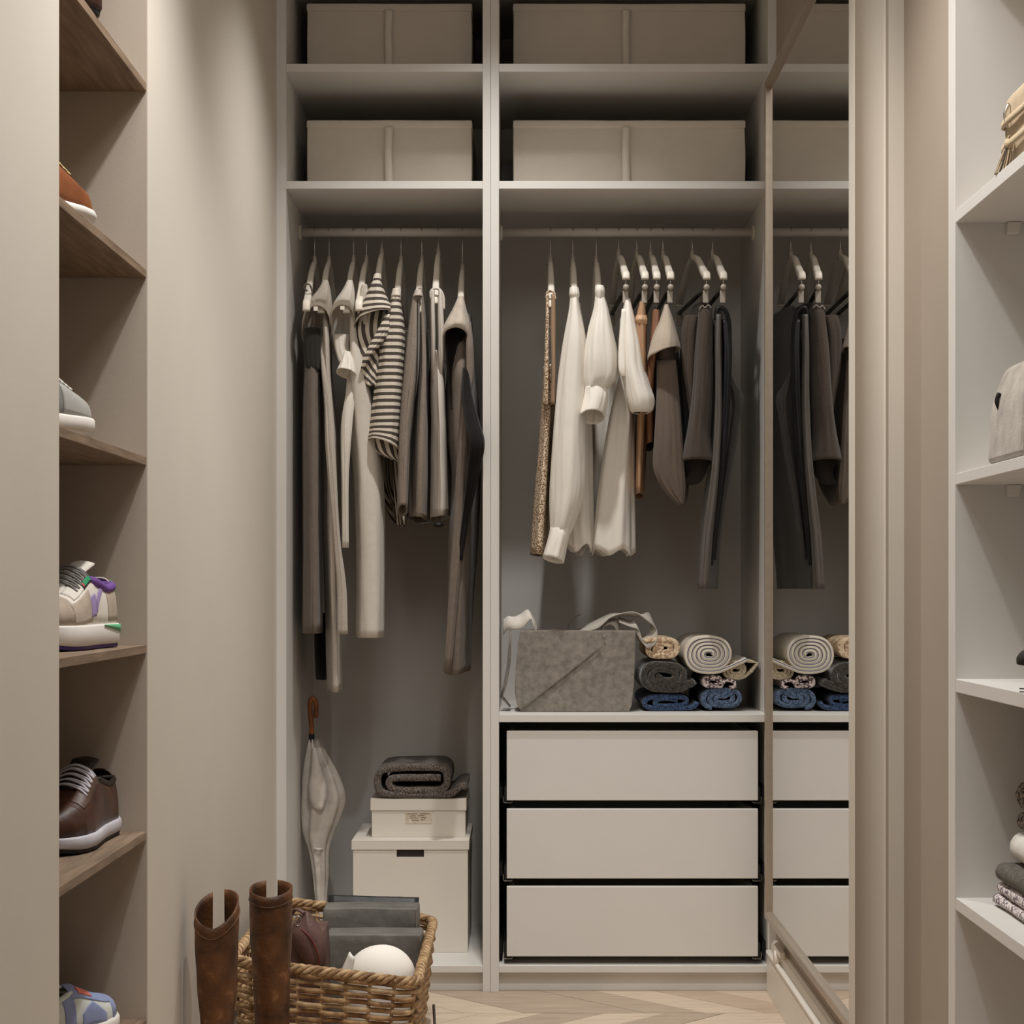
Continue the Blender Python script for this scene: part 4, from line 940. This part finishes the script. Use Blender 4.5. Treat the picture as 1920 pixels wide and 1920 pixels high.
part(lt, 'piping', tube(smooth_path([P(566, 1742, ly-.018), P(580, 1756, ly-.026), P(592, 1778, ly-.027), P(598, 1800, ly-.022), P(598, 1820, ly-.016)], 6), .0016, 6), mat('red brown piping', S(110, 52, 44), .45), True)
part(lt, 'strap', tube(smooth_path([P(571, 1712, ly-.006), P(556, 1705, ly+.005), P(546, 1715, ly+.02), P(538, 1740, ly+.03)], 6), .006, 8, flat=.5), M_plum, True)
part(lt, 'buckle_ring', tube([P(559+6*math.cos(a), 1727+9*math.sin(a), ly-.012) for a in [2*PI*k/16 for k in range(16)]], .0014, 6, closed=True), M_chrome, True)

# ------------------------------------------------------------------ tall boots
M_boot = mat('worn brown leather', S(54, 31, 16), .5, 0, 22, .6, 150, .35, col2=S(104, 66, 36), bdist=.002, detail=8)
M_sole = mat('boot sole', S(44, 30, 22), .6)
nt_ = M_boot.node_tree; rp = [n for n in nt_.nodes if n.type == 'VALTORGB'][0].color_ramp
el = rp.elements.new(.80); el.color = S(168, 124, 84); rp.elements[1].position = .62
def boot(cx, cy, zfront, zback, slot_c, slot_w, rads, label, tilt=0.0):
    """rads: list of (z, rx, xoff); shaft with a low front rim, high back rim and a slit at the back"""
    t = thing('tall_boot', label, 'boot', (cx, cy, 0), 'pair of tall brown boots')
    n = 64; m = 30; V, Fs = [], []
    def R(z):
        for a, b in zip(rads, rads[1:]):
            if a[0] <= z <= b[0]:
                f = (z-a[0])/(b[0]-a[0]); f = f*f*(3-2*f); return a[1]+(b[1]-a[1])*f, a[2]+(b[2]-a[2])*f
        return rads[-1][1:]
    for i in range(m+1):
        for j in range(n):
            th = 2*PI*j/n                       # th = -pi/2 faces the camera (front), pi/2 the back
            q = (1+math.sin(th))/2
            ztop = zfront+(zback-zfront)*q**.75+tilt*math.cos(th)
            z = .075+(ztop-.075)*(i/m); r, xo = R(z)
            w_ = 1+.025*mnoise.noise((math.cos(th)*2, math.sin(th)*2+cx*9, z*14))
            V.append((cx+xo+r*math.cos(th)*w_, cy+r*1.12*math.sin(th)*w_, z))
    a0 = PI/2+slot_c-slot_w; a1 = PI/2+slot_c+slot_w
    for i in range(m):
        for j in range(n):
            th = 2*PI*(j+.5)/n
            if i >= m*.62 and a0 < th < a1: continue
            k = (j+1) % n; Fs.append((i*n+j, i*n+k, (i+1)*n+k, (i+1)*n+j))
    part(t, 'shaft', (V, Fs), M_boot, True, solid=.003)
    # rolled seam below the rim
    path = []
    for j in range(n+1):
        th = a1+.12+(2*PI-(a1-a0)-.24)*j/n
        q = (1+math.sin(th))/2; ztop = zfront+(zback-zfront)*q**.75+tilt*math.cos(th); z = ztop-.018; r, xo = R(z)
        path.append((cx+xo+(r+.002)*math.cos(th), cy+(r*1.12+.002)*math.sin(th), z))
    part(t, 'rim_seam', tube(path, .0013, 6), M_boot, True)
    # foot, pointing to the camera
    r0 = R(.09)[0]
    secs = [(cy+r0*1.1, .024, .085), (cy+.02, .028, .10), (cy-.03, .029, .095), (cy-.075, .028, .072), (cy-.12, .030, .055), (cy-.16, .027, .042), (cy-.185, .017, .030), (cy-.195, .005, .018)]
    rows = []
    for yy, hw, hh in secs:
        rows.append([(cx+rads[0][2]+hw*math.cos(a)*(1 if math.sin(a) < 0 else .92), yy, .016+max(0, hh*(math.sin(a)))*(1) if math.sin(a) > 0 else .014) for a in [2*PI*j/24 for j in range(24)]])
    part(t, 'foot', grid(rows, True, True, True), M_boot, True)
    sol = [(cx+rads[0][2]+hw*s*1.05, yy) for s, L in ((1, secs), (-1, secs[::-1])) for yy, hw, hh in L]
    part(t, 'sole', grid([[(x, y, z) for x, y in sol] for z in (.0005, .014)], True, True, True), M_sole)
    return t
y1_, y2_ = 3.19, 3.345
k1, k2 = y1_/F, y2_/F
boot(X(407, y1_), y1_, Z(1742, y1_-.04), Z(1668, y1_+.04), .12, .28,
     [(.07, 27*k1, 0), (.20, 29*k1, .0), (.28, 36*k1, .0), (.34, 39*k1, -.001), (.37, 39.5*k1, 0), (.45, 39*k1, .0)], 'tall worn brown leather boot standing closest to the left wall', tilt=0.006)
boot(X(508, y2_), y2_, Z(1683, y2_-.04), Z(1650, y2_+.04), .12, .27,
     [(.07, 30*k2, 0), (.18, 31*k2, .002), (.25, 33*k2, .001), (.33, 37.5*k2, 0), (.38, 38*k2, 0), (.45, 39.5*k2, 0)], 'tall worn brown leather boot standing against the front of the wicker basket')
# ------------------------------------------------------------------ shoes
SW = [(0, .018), (.03, .026), (.10, .033), (.25, .035), (.40, .037), (.55, .043), (.70, .049), (.82, .047), (.91, .038), (.97, .024), (1.0, .006)]
def interp(tab, s):
    for a, b in zip(tab, tab[1:]):
        if a[0] <= s <= b[0]:
            f = (s-a[0])/(b[0]-a[0]); return a[1]+(b[1]-a[1])*f
    return tab[-1][1]
def shoe(name, label, heel, toe, z, L, H, cols, lace=True, opening=(.06, .44), sole_h=.026, cleats=True, toe_cap=False, patches=(), collar_r=.0042, group='shoes on the oak shelves'):
    """heel, toe: ground points (x, y) giving position and heading; H: table of top-line height over the sole"""
    hv = Vector((heel[0], heel[1], z)); d = Vector((toe[0]-heel[0], toe[1]-heel[1], 0)).normalized(); sd = Vector((-d.y, d.x, 0))
    def W(s, y, zz): return hv+d*(s*L)+sd*y+Vector((0, 0, zz))
    mid = W(.5, 0, 0)
    t = thing(name, label, 'shoe', (mid.x, mid.y, z), group)
    upper, sole, outs, tong, lacem = cols
    ns, nv = 40, 28
    def surf(s, v, off=0):
        w_ = interp(SW, s)*.97; h = interp(H, s); a = v*PI/2
        y = w_*math.copysign(abs(math.sin(a))**.75, a); zz = h*(math.cos(a)**.62 if abs(v) < 1 else 0)
        return W(s, y*(1+off/max(w_, .01)), sole_h-.004+zz+off*(1-abs(v)))
    def patch(s0, s1, v0, v1, off, n1=16, n2=10, fs=None):
        rows = []
        for i in range(n1+1):
            s = s0+(s1-s0)*i/n1; a, b = (v0, v1) if fs is None else fs(s)
            rows.append([surf(s, a+(b-a)*j/n2, off) for j in range(n2+1)])
        return grid(rows)
    V = [surf(i/ns, -1+2*j/nv) for i in range(ns+1) for j in range(nv+1)]; Fs = []
    for i in range(ns):
        s = (i+.5)/ns
        for j in range(nv):
            v = -1+2*(j+.5)/nv
            if opening[0] < s < opening[1] and abs(v) < .50: continue
            if opening[1] <= s < opening[1]+.24 and abs(v) < .17: continue
            Fs.append((i*(nv+1)+j, (i+1)*(nv+1)+j, (i+1)*(nv+1)+j+1, i*(nv+1)+j+1))
    Fs.append(tuple(range(nv+1)))
    part(t, 'upper', (V, Fs), upper, True, solid=.002)
    # collar roll
    cp = [surf(opening[0]+(opening[1]-opening[0])*k/10, .5, .001) for k in range(11)]+[surf(opening[1]-(opening[1]-opening[0])*k/10, -.5, .001) for k in range(11)]
    part(t, 'collar', tube(cp, collar_r, 10, closed=True), tong, True)
    # inner sock, seen through the opening
    part(t, 'lining', grid([[W(s, y*interp(SW, s)*.7, sole_h+.004) for y in (-1, 0, 1)] for s in [k/10*.8+.05 for k in range(11)]]), mat('dark shoe lining', S(30, 28, 28), .9), True)
    # tongue
    o1 = opening[1]
    rows = []
    for k in range(11):
        q = k/10; s = o1+.24-(.36)*q
        h = interp(H, min(max(s, o1), 1))+sole_h-.004+(.016*max(0, q-.6)/.4 if q > .6 else 0)
        rows.append([W(s-(.02*q), (.010+.010*q)*u, h-.0035-.004*u*u) for u in (-1, -.5, 0, .5, 1)])
    part(t, 'tongue', grid(rows), tong, True, solid=.004)
    if lace:
        for k in range(5):
            s = o1+.02+.045*k
            pth = [surf(s, -.42, .002), surf(s+.012, -.22, .004), surf(s+.02, 0, .0065), surf(s+.028, .22, .004), surf(s+.036, .42, .002)]
            part(t, 'lace', tube(smooth_path(pth, 4), .0019, 6), lacem, True)
            pth = [surf(s, .42, .002), surf(s+.012, .22, .0045), surf(s+.02, 0, .0075), surf(s+.028, -.22, .0045), surf(s+.036, -.42, .002)]
            part(t, 'lace', tube(smooth_path(pth, 4), .0019, 6), lacem, True)
    # sole
    N = 40
    def outline(gr):
        return [(k/N, interp(SW, k/N)*gr+.003) for k in range(N+1)]
    ol = outline(1.04)
    ring = [(s, w_) for s, w_ in ol]+[(s, -w_) for s, w_ in ol[::-1]]
    rows = [[W(s*1.02-.01, w_*g_, zz+(lift*max(0, (s-.8)/.2)**2 if zz < sole_h else 0)) for s, w_ in ring] for g_, zz, lift in ((.93, .006, .006), (1.0, .010, .004), (1.0, sole_h-.002, 0), (.95, sole_h+.001, 0))]
    part(t, 'midsole', grid(rows, True, True, True), sole, True)
    rows = [[W(s*1.02-.01, w_*g_, zz+.006*max(0, (s-.8)/.2)**2) for s, w_ in ring] for g_, zz in ((.90, .0006), (.93, .0065))]
    part(t, 'outsole', grid(rows, True, True, True), outs)
    for (pname, s0, s1, v0, v1, off, pm, fs) in patches:
        part(t, pname, patch(s0, s1, v0, v1, off, fs=fs), pm, True, solid=.0012)
    return t
HS = [(0, .058), (.06, .066), (.2, .060), (.42, .074), (.5, .072), (.62, .058), (.75, .044), (.88, .036), (.96, .030), (1, .018)]
HLOW = [(0, .050), (.06, .056), (.2, .048), (.42, .062), (.55, .056), (.66, .046), (.78, .038), (.9, .032), (.97, .026), (1, .016)]
leather = lambda n, a, b, r=.42: mat(n, a, r, 0, 18, .15, 220, .4, col2=b)
Lb = leather('tan brown leather', S(112, 62, 32), S(142, 84, 48)); Ld = leather('dark brown leather', S(48, 26, 18), S(76, 44, 30))
Wht = mat('white rubber', S(226, 220, 212), .5, .02, 20); Blk = mat('black rubber', S(24, 22, 24), .6)
cream_l = mat('cream lace', S(206, 176, 120), .8, .05, 60); lil = mat('lilac white lace', S(206, 202, 208), .8, .03, 60)
greyk = mat('grey mesh', S(124, 122, 118), .8, .1, 80, .3, 400); 
z_top, z2, z3, z4, z5, z6 = ZS[5], ZS[4], ZS[3], ZS[2], ZS[1], ZS[0]
e = .0006
shoe('leather_shoe', 'brown leather shoe on the highest visible oak shelf, only its tip showing', (-.70, 2.40), (-.60, 2.585), z_top+e, .215, HLOW, (Lb, Ld, Blk, Lb, cream_l))
shoe('leather_shoe', 'tan leather shoe with cream laces and a white sole on an oak shelf', (-.675, 2.365), (-.612, 2.58), z2+e, .225, HS, (Lb, Wht, Wht, Lb, cream_l), sole_h=.018,
     patches=(('eyestay', .46, .72, .18, .52, .0012, Ld, None), ('eyestay', .46, .72, -.52, -.18, .0012, Ld, None)))
shoe('sneaker', 'low grey sneaker with a thick white sole on an oak shelf', (-.66, 2.362), (-.613, 2.565), z3+e, .208, HLOW, (greyk, Wht, Wht, Blk, Wht), sole_h=.024,
     patches=(('overlay', .5, .98, -.98, -.55, .0012, mat('pale grey leather', S(170, 168, 162), .5), None),))
# retro runner
up4 = mat('off-white nylon', S(222, 214, 202), .7, .03, 60, .2, 500); sue = mat('beige suede', S(178, 162, 146), .9, .08, 60, .4, 500)
pur = mat('purple lining', S(112, 74, 146), .8, .08, 60); lilac = mat('lilac leather', S(160, 140, 186), .6, .04, 40); grn = mat('green foam', S(98, 178, 128), .6, .05, 40)
pout = mat('purple rubber', S(66, 44, 108), .6, .1, 60); glace = mat('grey lace', S(128, 124, 120), .8, .12, 90)
mint = mat('mint heel tab', S(112, 206, 158), .6); blkp = mat('black patch', S(24, 24, 26), .6); tagg = mat('green tag', S(34, 140, 92), .6); redp = mat('coral tag', S(214, 92, 92), .6)
t4 = shoe('running_shoe', 'off-white running shoe with purple collar, lilac stripes and green heel on an oak shelf', (-.628, 2.815), (-.668, 2.56), z4+e, .262, [(h[0], h[1]*1.12) for h in HS], (up4, Wht, pout, up4, glace), sole_h=.034, collar_r=.0068,
     patches=(('toe_cap', .80, .985, -.98, .98, .0012, sue, None), ('mudguard', .55, .82, .58, .98, .0012, sue, None), ('mudguard', .55, .82, -.98, -.58, .0012, sue, None),
              ('eyestay', .44, .76, .17, .52, .0014, up4, None), ('eyestay', .44, .76, -.52, -.17, .0014, up4, None),
              ('heel_counter', .02, .24, .50, .98, .0014, sue, None), ('heel_counter', .02, .24, -.98, -.50, .0014, sue, None),
              ('side_stripe', .30, .44, .55, .8, .002, lilac, lambda s: (.50+(s-.30)*2.2, .62+(s-.30)*2.2)), ('side_stripe', .46, .56, .72, .95, .002, lilac, None),
              ('side_stripe', .30, .44, -.8, -.55, .002, lilac, lambda s: (-.62-(s-.30)*2.2, -.50-(s-.30)*2.2)), ('side_stripe', .46, .56, -.95, -.72, .002, lilac, None),
              ('tag_patch', .45, .60, .36, .52, .0026, blkp, None), ('tag_label', .465, .575, .39, .49, .0034, tagg, None), ('tag_dot', .58, .592, .40, .48, .0034, redp, None),
              ('tag_patch', .45, .60, -.52, -.36, .0026, blkp, None), ('tag_label', .465, .575, -.49, -.39, .0034, tagg, None), ('tag_dot', .58, .592, -.48, -.40, .0034, redp, None),
              ('heel_tab', .005, .06, .34, .62, .003, mint, None), ('heel_tab', .005, .06, -.62, -.34, .003, mint, None)))
for ch in list(t4.children):
    if ch.name.startswith('collar'): ch.data.materials[0] = pur; ch.data.update()
hv = Vector((-.628, 2.815, z4+e)); dd = Vector((-.04, -.255, 0)).normalized(); ss = Vector((-dd.y, dd.x, 0))
ring = []
for sgn in (1, -1):
    ks = range(13) if sgn == 1 else range(12, -1, -1)
    ring += [(.36*(1-k/12) if sgn == 1 else .36*(1-k/12), sgn*(interp(SW, .36*(1-k/12))*1.04+.0046)) for k in ks]
rows = [[hv+dd*((s*1.02-.0105)*.262)+ss*(w_-.0008)+Vector((0, 0, .0195+(.0135*s/.36 if top == 0 else .0145))) for s, w_ in ring] for top in (0, 1)]
part(t4, 'heel_wedge', grid(rows), grn, True, solid=.0015)
# dark brown casual
shoe('leather_shoe', 'dark brown leather shoe with white laces and pale sole edge on a lower oak shelf', (-.640, 2.875), (-.662, 2.60), z5+e, .272, [(h[0], h[1]*1.2) for h in HS], (Ld, mat('pale grey rubber', S(196, 192, 198), .5), Blk, mat('black brown leather', S(34, 24, 20), .5), lil), sole_h=.024,
     patches=(('eyestay', .44, .78, .17, .55, .0014, leather('brown eyestay', S(70, 48, 38), S(88, 62, 50)), None), ('eyestay', .44, .78, -.55, -.17, .0014, leather('brown eyestay', S(70, 48, 38), S(88, 62, 50)), None),
              ('toe_cap', .82, .985, -.98, .98, .0012, Ld, None)))
# light blue runner, toe towards the wardrobe
lb_ = mat('powder blue suede', S(140, 150, 186), .8, .06, 60); gw = mat('grey white mesh', S(206, 210, 204), .8, .05, 60); pk_ = mat('pink insole', S(206, 104, 128), .8); org = mat('coral logo', S(226, 124, 106), .6)
t6 = shoe('running_shoe', 'powder-blue running shoe with a pink insole on the lowest oak shelf', (-.705, 2.60), (-.633, 2.835), z6+e, .246, [(h[0], h[1]*.95) for h in HS], (gw, Wht, Blk, gw, lb_), sole_h=.026, lace=False,
     patches=(('toe_cap', .80, .985, -.98, .98, .0012, lb_, None), ('eyestay', .42, .80, .17, .62, .0014, lb_, None), ('eyestay', .42, .80, -.62, -.17, .0014, lb_, None),
              ('collar_panel', .34, .44, -.98, -.48, .0014, lb_, None), ('collar_panel', .34, .44, .48, .98, .0014, lb_, None), ('side_panel', .50, .72, -.98, -.66, .0014, lb_, lambda s: (-.98, -.98+.34*(1-abs(s-.61)/.11*.7))),
              ('logo_patch', .50, .62, -.52, -.34, .0026, org, None), ('logo_patch', .50, .62, .34, .52, .0026, org, None)))
for ch in list(t6.children):
    if ch.name.startswith('lining'): ch.data.materials[0] = pk_

# ------------------------------------------------------------------ things on the right shelving
zr4, zr3, zr2, zr1 = ZR[0][0], ZR[1][0], ZR[2][0], ZR[3][0]
# beige shoulder bag with tassel
M_beige = mat('beige grained leather', S(186, 166, 138), .65, .06, 40, .5, 500)
M_beige_d = mat('beige leather edge', S(150, 130, 104), .65, .06, 40)
x0b, x1b, yb0, yb1 = .672, .86, 2.40, 2.64
zt1 = Z(168, 2.64)
hb = thing('shoulder_bag', 'beige leather bag wrapped with straps and a tassel on the top shelf', 'handbag', ((x0b+x1b)/2, (yb0+yb1)/2, zr1))
def rbox(x0, x1, y0, y1, z0, z1, r, n=6):
    prof = []
    for cx, cz, a0 in ((x1-r, z1-r, 0), (x0+r, z1-r, PI/2)):
        prof += [(cx+r*math.cos(a0+PI/2*k/n), cz+r*math.sin(a0+PI/2*k/n)) for k in range(n+1)]
    prof += [(x0+.003, z0), (x1-.003, z0)]
    return extr_y(prof, y0, y1)
part(hb, 'body', rbox(x0b, x1b, yb0, yb1, zr1+.0006, zt1, .034), M_beige, True, bevel=.008)
part(hb, 'seam', tube(smooth_path([(x0b+.024, yb1+.001, zr1+.002), (x0b+.024, yb1+.0015, zt1-.045), (x0b+.030, yb1+.0015, zt1-.022), (x0b+.055, yb1, zt1-.004)], 6), .0016, 6), M_beige_d, True)
for yy in (yb0-.001,):
    part(hb, 'seam', tube(smooth_path([(x0b+.020, yy, zr1+.002), (x0b+.020, yy, zt1-.045), (x0b+.026, yy, zt1-.022), (x0b+.055, yy, zt1-.003)], 6), .0016, 6), M_beige_d, True)
for zz, dz in ((zt1-.055, .012), (zt1-.088, .016)):
    part(hb, 'wrap_strap', ribbon(smooth_path([(x0b+.09, yb0-.004, zz+dz), (x0b+.03, yb0-.005, zz+dz*.6), (x0b-.004, yb0+.012, zz), (x0b-.005, yb0+.12, zz-.001), (x0b-.004, yb1-.012, zz), (x0b+.03, yb1+.005, zz+dz*.6), (x0b+.09, yb1+.004, zz+dz)], 4), [(0, 0, .0045)]*25), M_beige, True, solid=.003)
part(hb, 'side_tab', box(x0b-.0035, x0b-.0005, yb0+.04, yb0+.07, zr1+.03, zt1-.05), M_beige_d, bevel=.001)
tx, ty_ = .6585, 2.585
part(hb, 'clasp', tube(smooth_path([(x0b-.002, 2.60, zt1-.03), (x0b-.008, 2.60, zt1-.045), (x0b-.004, 2.60, zt1-.062)], 4), .0022, 8), M_chrome, True)
tz = zr1+.042
part(hb, 'tassel_cap', tube([(x0b-.006, ty_, tz+.006), (x0b-.0065, ty_, tz), (x0b-.007, ty_, tz-.006)], .0062, 12, radii=[.0045, .0066, .0062]), M_beige, True)
part(hb, 'tassel_cord', tube(smooth_path([(x0b-.004, ty_, zt1-.09), (x0b-.006, ty_, tz+.012), (x0b-.006, ty_, tz+.004)], 4), .0014, 6), M_beige, True)
for k in range(18):
    a = 2*PI*k/18; r_ = .0035 if k % 2 else .0055
    tip = Vector((x0b-.016+.009*math.cos(a), ty_+.009*math.sin(a), zr1+.001))
    part(hb, 'tassel_strand', tube([(x0b-.007+r_*math.cos(a)*.8, ty_+r_*math.sin(a)*.8, tz-.006), (x0b-.011+r_*1.3*math.cos(a), ty_+r_*1.3*math.sin(a), tz-.022), tuple(tip)], .0011, 5), M_beige if k % 3 else mat('dark tassel', S(66, 56, 48), .8))
# grey felt bag on the second shelf
fy0, fy1 = 2.46, 2.645
fo = [(1844.5, 869), (1848, 800), (1853, 756), (1862, 728), (1872, 704), (1880, 692), (1892, 684), (1920, 679), (1960, 676), (2010, 684), (2030, 720), (2042, 800), (2048, 869)]
M_felt2 = mat('light grey felt', S(150, 142, 132), .95, 0, 30, .5, 240, .1, col2=S(180, 172, 160), sheen=.2)
fb = thing('felt_bag', 'rounded light grey felt bag on the second shelf of the right shelving', 'handbag', (X(1930, 2.64), 2.55, zr2))
zoff = zr2+.0006-Z(869, fy1)
prof = [(X(a, fy1)+.004, Z(b, fy1)+zoff) for a, b in fo]
part(fb, 'body', extr_y([(p.x, p.y) for p in smooth_path([Vector((a, b, 0)) for a, b in prof], 4)], fy0, fy1), M_felt2, False, bevel=.008)
part(fb, 'side_handle', tube(smooth_path([(X(1855, fy1)+.003, 2.60, Z(770, fy1)+zoff), (X(1853, fy1)+.0005, 2.60, Z(755, fy1)+zoff), (X(1857, fy1)+.001, 2.60, Z(740, fy1)+zoff)], 4), .003, 8), M_black, True)
# dark platform boot on the third shelf
M_suede = mat('black suede', S(44, 39, 36), .8, .1, 60)
pb = thing('platform_boot', 'dark suede platform ankle boot on the third shelf of the right shelving', 'boot', (.75, 2.36, zr3))
rows = []
keys = [Vector(k) for k in ((0, .004, .038), (.012, .022, .036), (.05, .036, .032), (.10, .038, .030), (.135, .036, .034), (.17, .034, .036), (.205, .030, .040), (.222, .020, .044), (.228, .008, .05))]
tops = [Vector((k, 0, 0)) for k in (.048, .058, .070, .088, .125, .150, .158, .152, .140)]
for k3, tp in zip(smooth_path(keys, 4), smooth_path(tops, 4)):
    s, hw, zlo = k3; zhi = max(tp.x, zlo+.006)
    rows.append([(X(1907, 2.42)+s*.93, 2.42-s*.25+max(hw, .003)*math.cos(a), zr3+(zlo+zhi)/2+(zhi-zlo)/2*math.sin(a)) for a in [2*PI*k/24 for k in range(24)]])
part(pb, 'upper', grid(rows, True, True, True), M_suede, True)
xs0 = X(1907, 2.42)
part(pb, 'platform', box(xs0+.022, xs0+.11, 2.34, 2.44, zr3+.0006, zr3+.034), M_black, bevel=.004)
part(pb, 'heel', box(xs0+.155, xs0+.215, 2.325, 2.41, zr3+.0006, zr3+.045), M_black, bevel=.003)
for dz in (.002, .006): part(pb, 'ankle_strap', tube([(xs0+.006, 2.43, zr3+dz+.0004), (xs0+.022, 2.41, zr3+dz+.0006)], .0009, 5), M_black)
# folded knitwear
XF = .687
def folded(name, label, z0, h, x0, y0, y1, m, seed, wob=.0015, cat='sweater'):
    th = h*.49; r = h*.25
    pth = [(x0+.22, z0+th/2), (x0+.10, z0+th/2), (x0+th, z0+th/2)]
    pth += [(x0+h*.5-(h*.25)*math.sin(a)*1.0, z0+h/2-(h*.25)*math.cos(a)) for a in [PI*k/8 for k in range(1, 8)]]
    pth += [(x0+th, z0+h-th/2), (x0+.10, z0+h-th/2), (x0+.22, z0+h-th/2)]
    return single(name, label, cat, strip(pth, th*.98, y0, y1, ny=16, wob=wob, seed=seed), m, smooth=True, group='folded knitwear on the right shelf')
M_rib = weave_mat('lilac white rib knit', S(128, 116, 120), S(222, 212, 208), .0038)
M_jean = mat('grey denim', S(84, 80, 74), .9, 0, 120, .5, 300, .1, col2=S(112, 108, 100)); M_wh = mat('white fleece', S(224, 220, 212), .9, .03, 40, .3, 200); M_dk = weave_mat('dark salt and pepper knit', S(34, 28, 27), S(142, 130, 122), .0034)
ls_ = [(.0, .0148, XF, M_rib, 'lilac-white knitted sweater lying lowest in the folded pile'), (.0155, .018, XF+.004, M_rib, 'lilac-white knitted sweater second from the bottom of the folded pile'),
       (.034, .028, XF+.001, M_jean, 'grey denim trousers folded in the middle of the pile'), (.0625, .046, XF+.020, M_wh, 'white fleece folded above the grey denim'),
       (.109, .028, XF+.030, M_dk, 'dark flecked sweater resting on the white fleece'), (.1375, .048, XF+.027, M_dk, 'dark flecked chunky cardigan on top of the folded pile')]
for k, (dz, h, x0_, m_, lab) in enumerate(ls_):
    folded('folded_garment', lab, zr4+.0024+dz, h, x0_, 2.40, 2.76-.004*k, m_, 40+k, wob=.0022 if m_ is not M_jean else .0012)
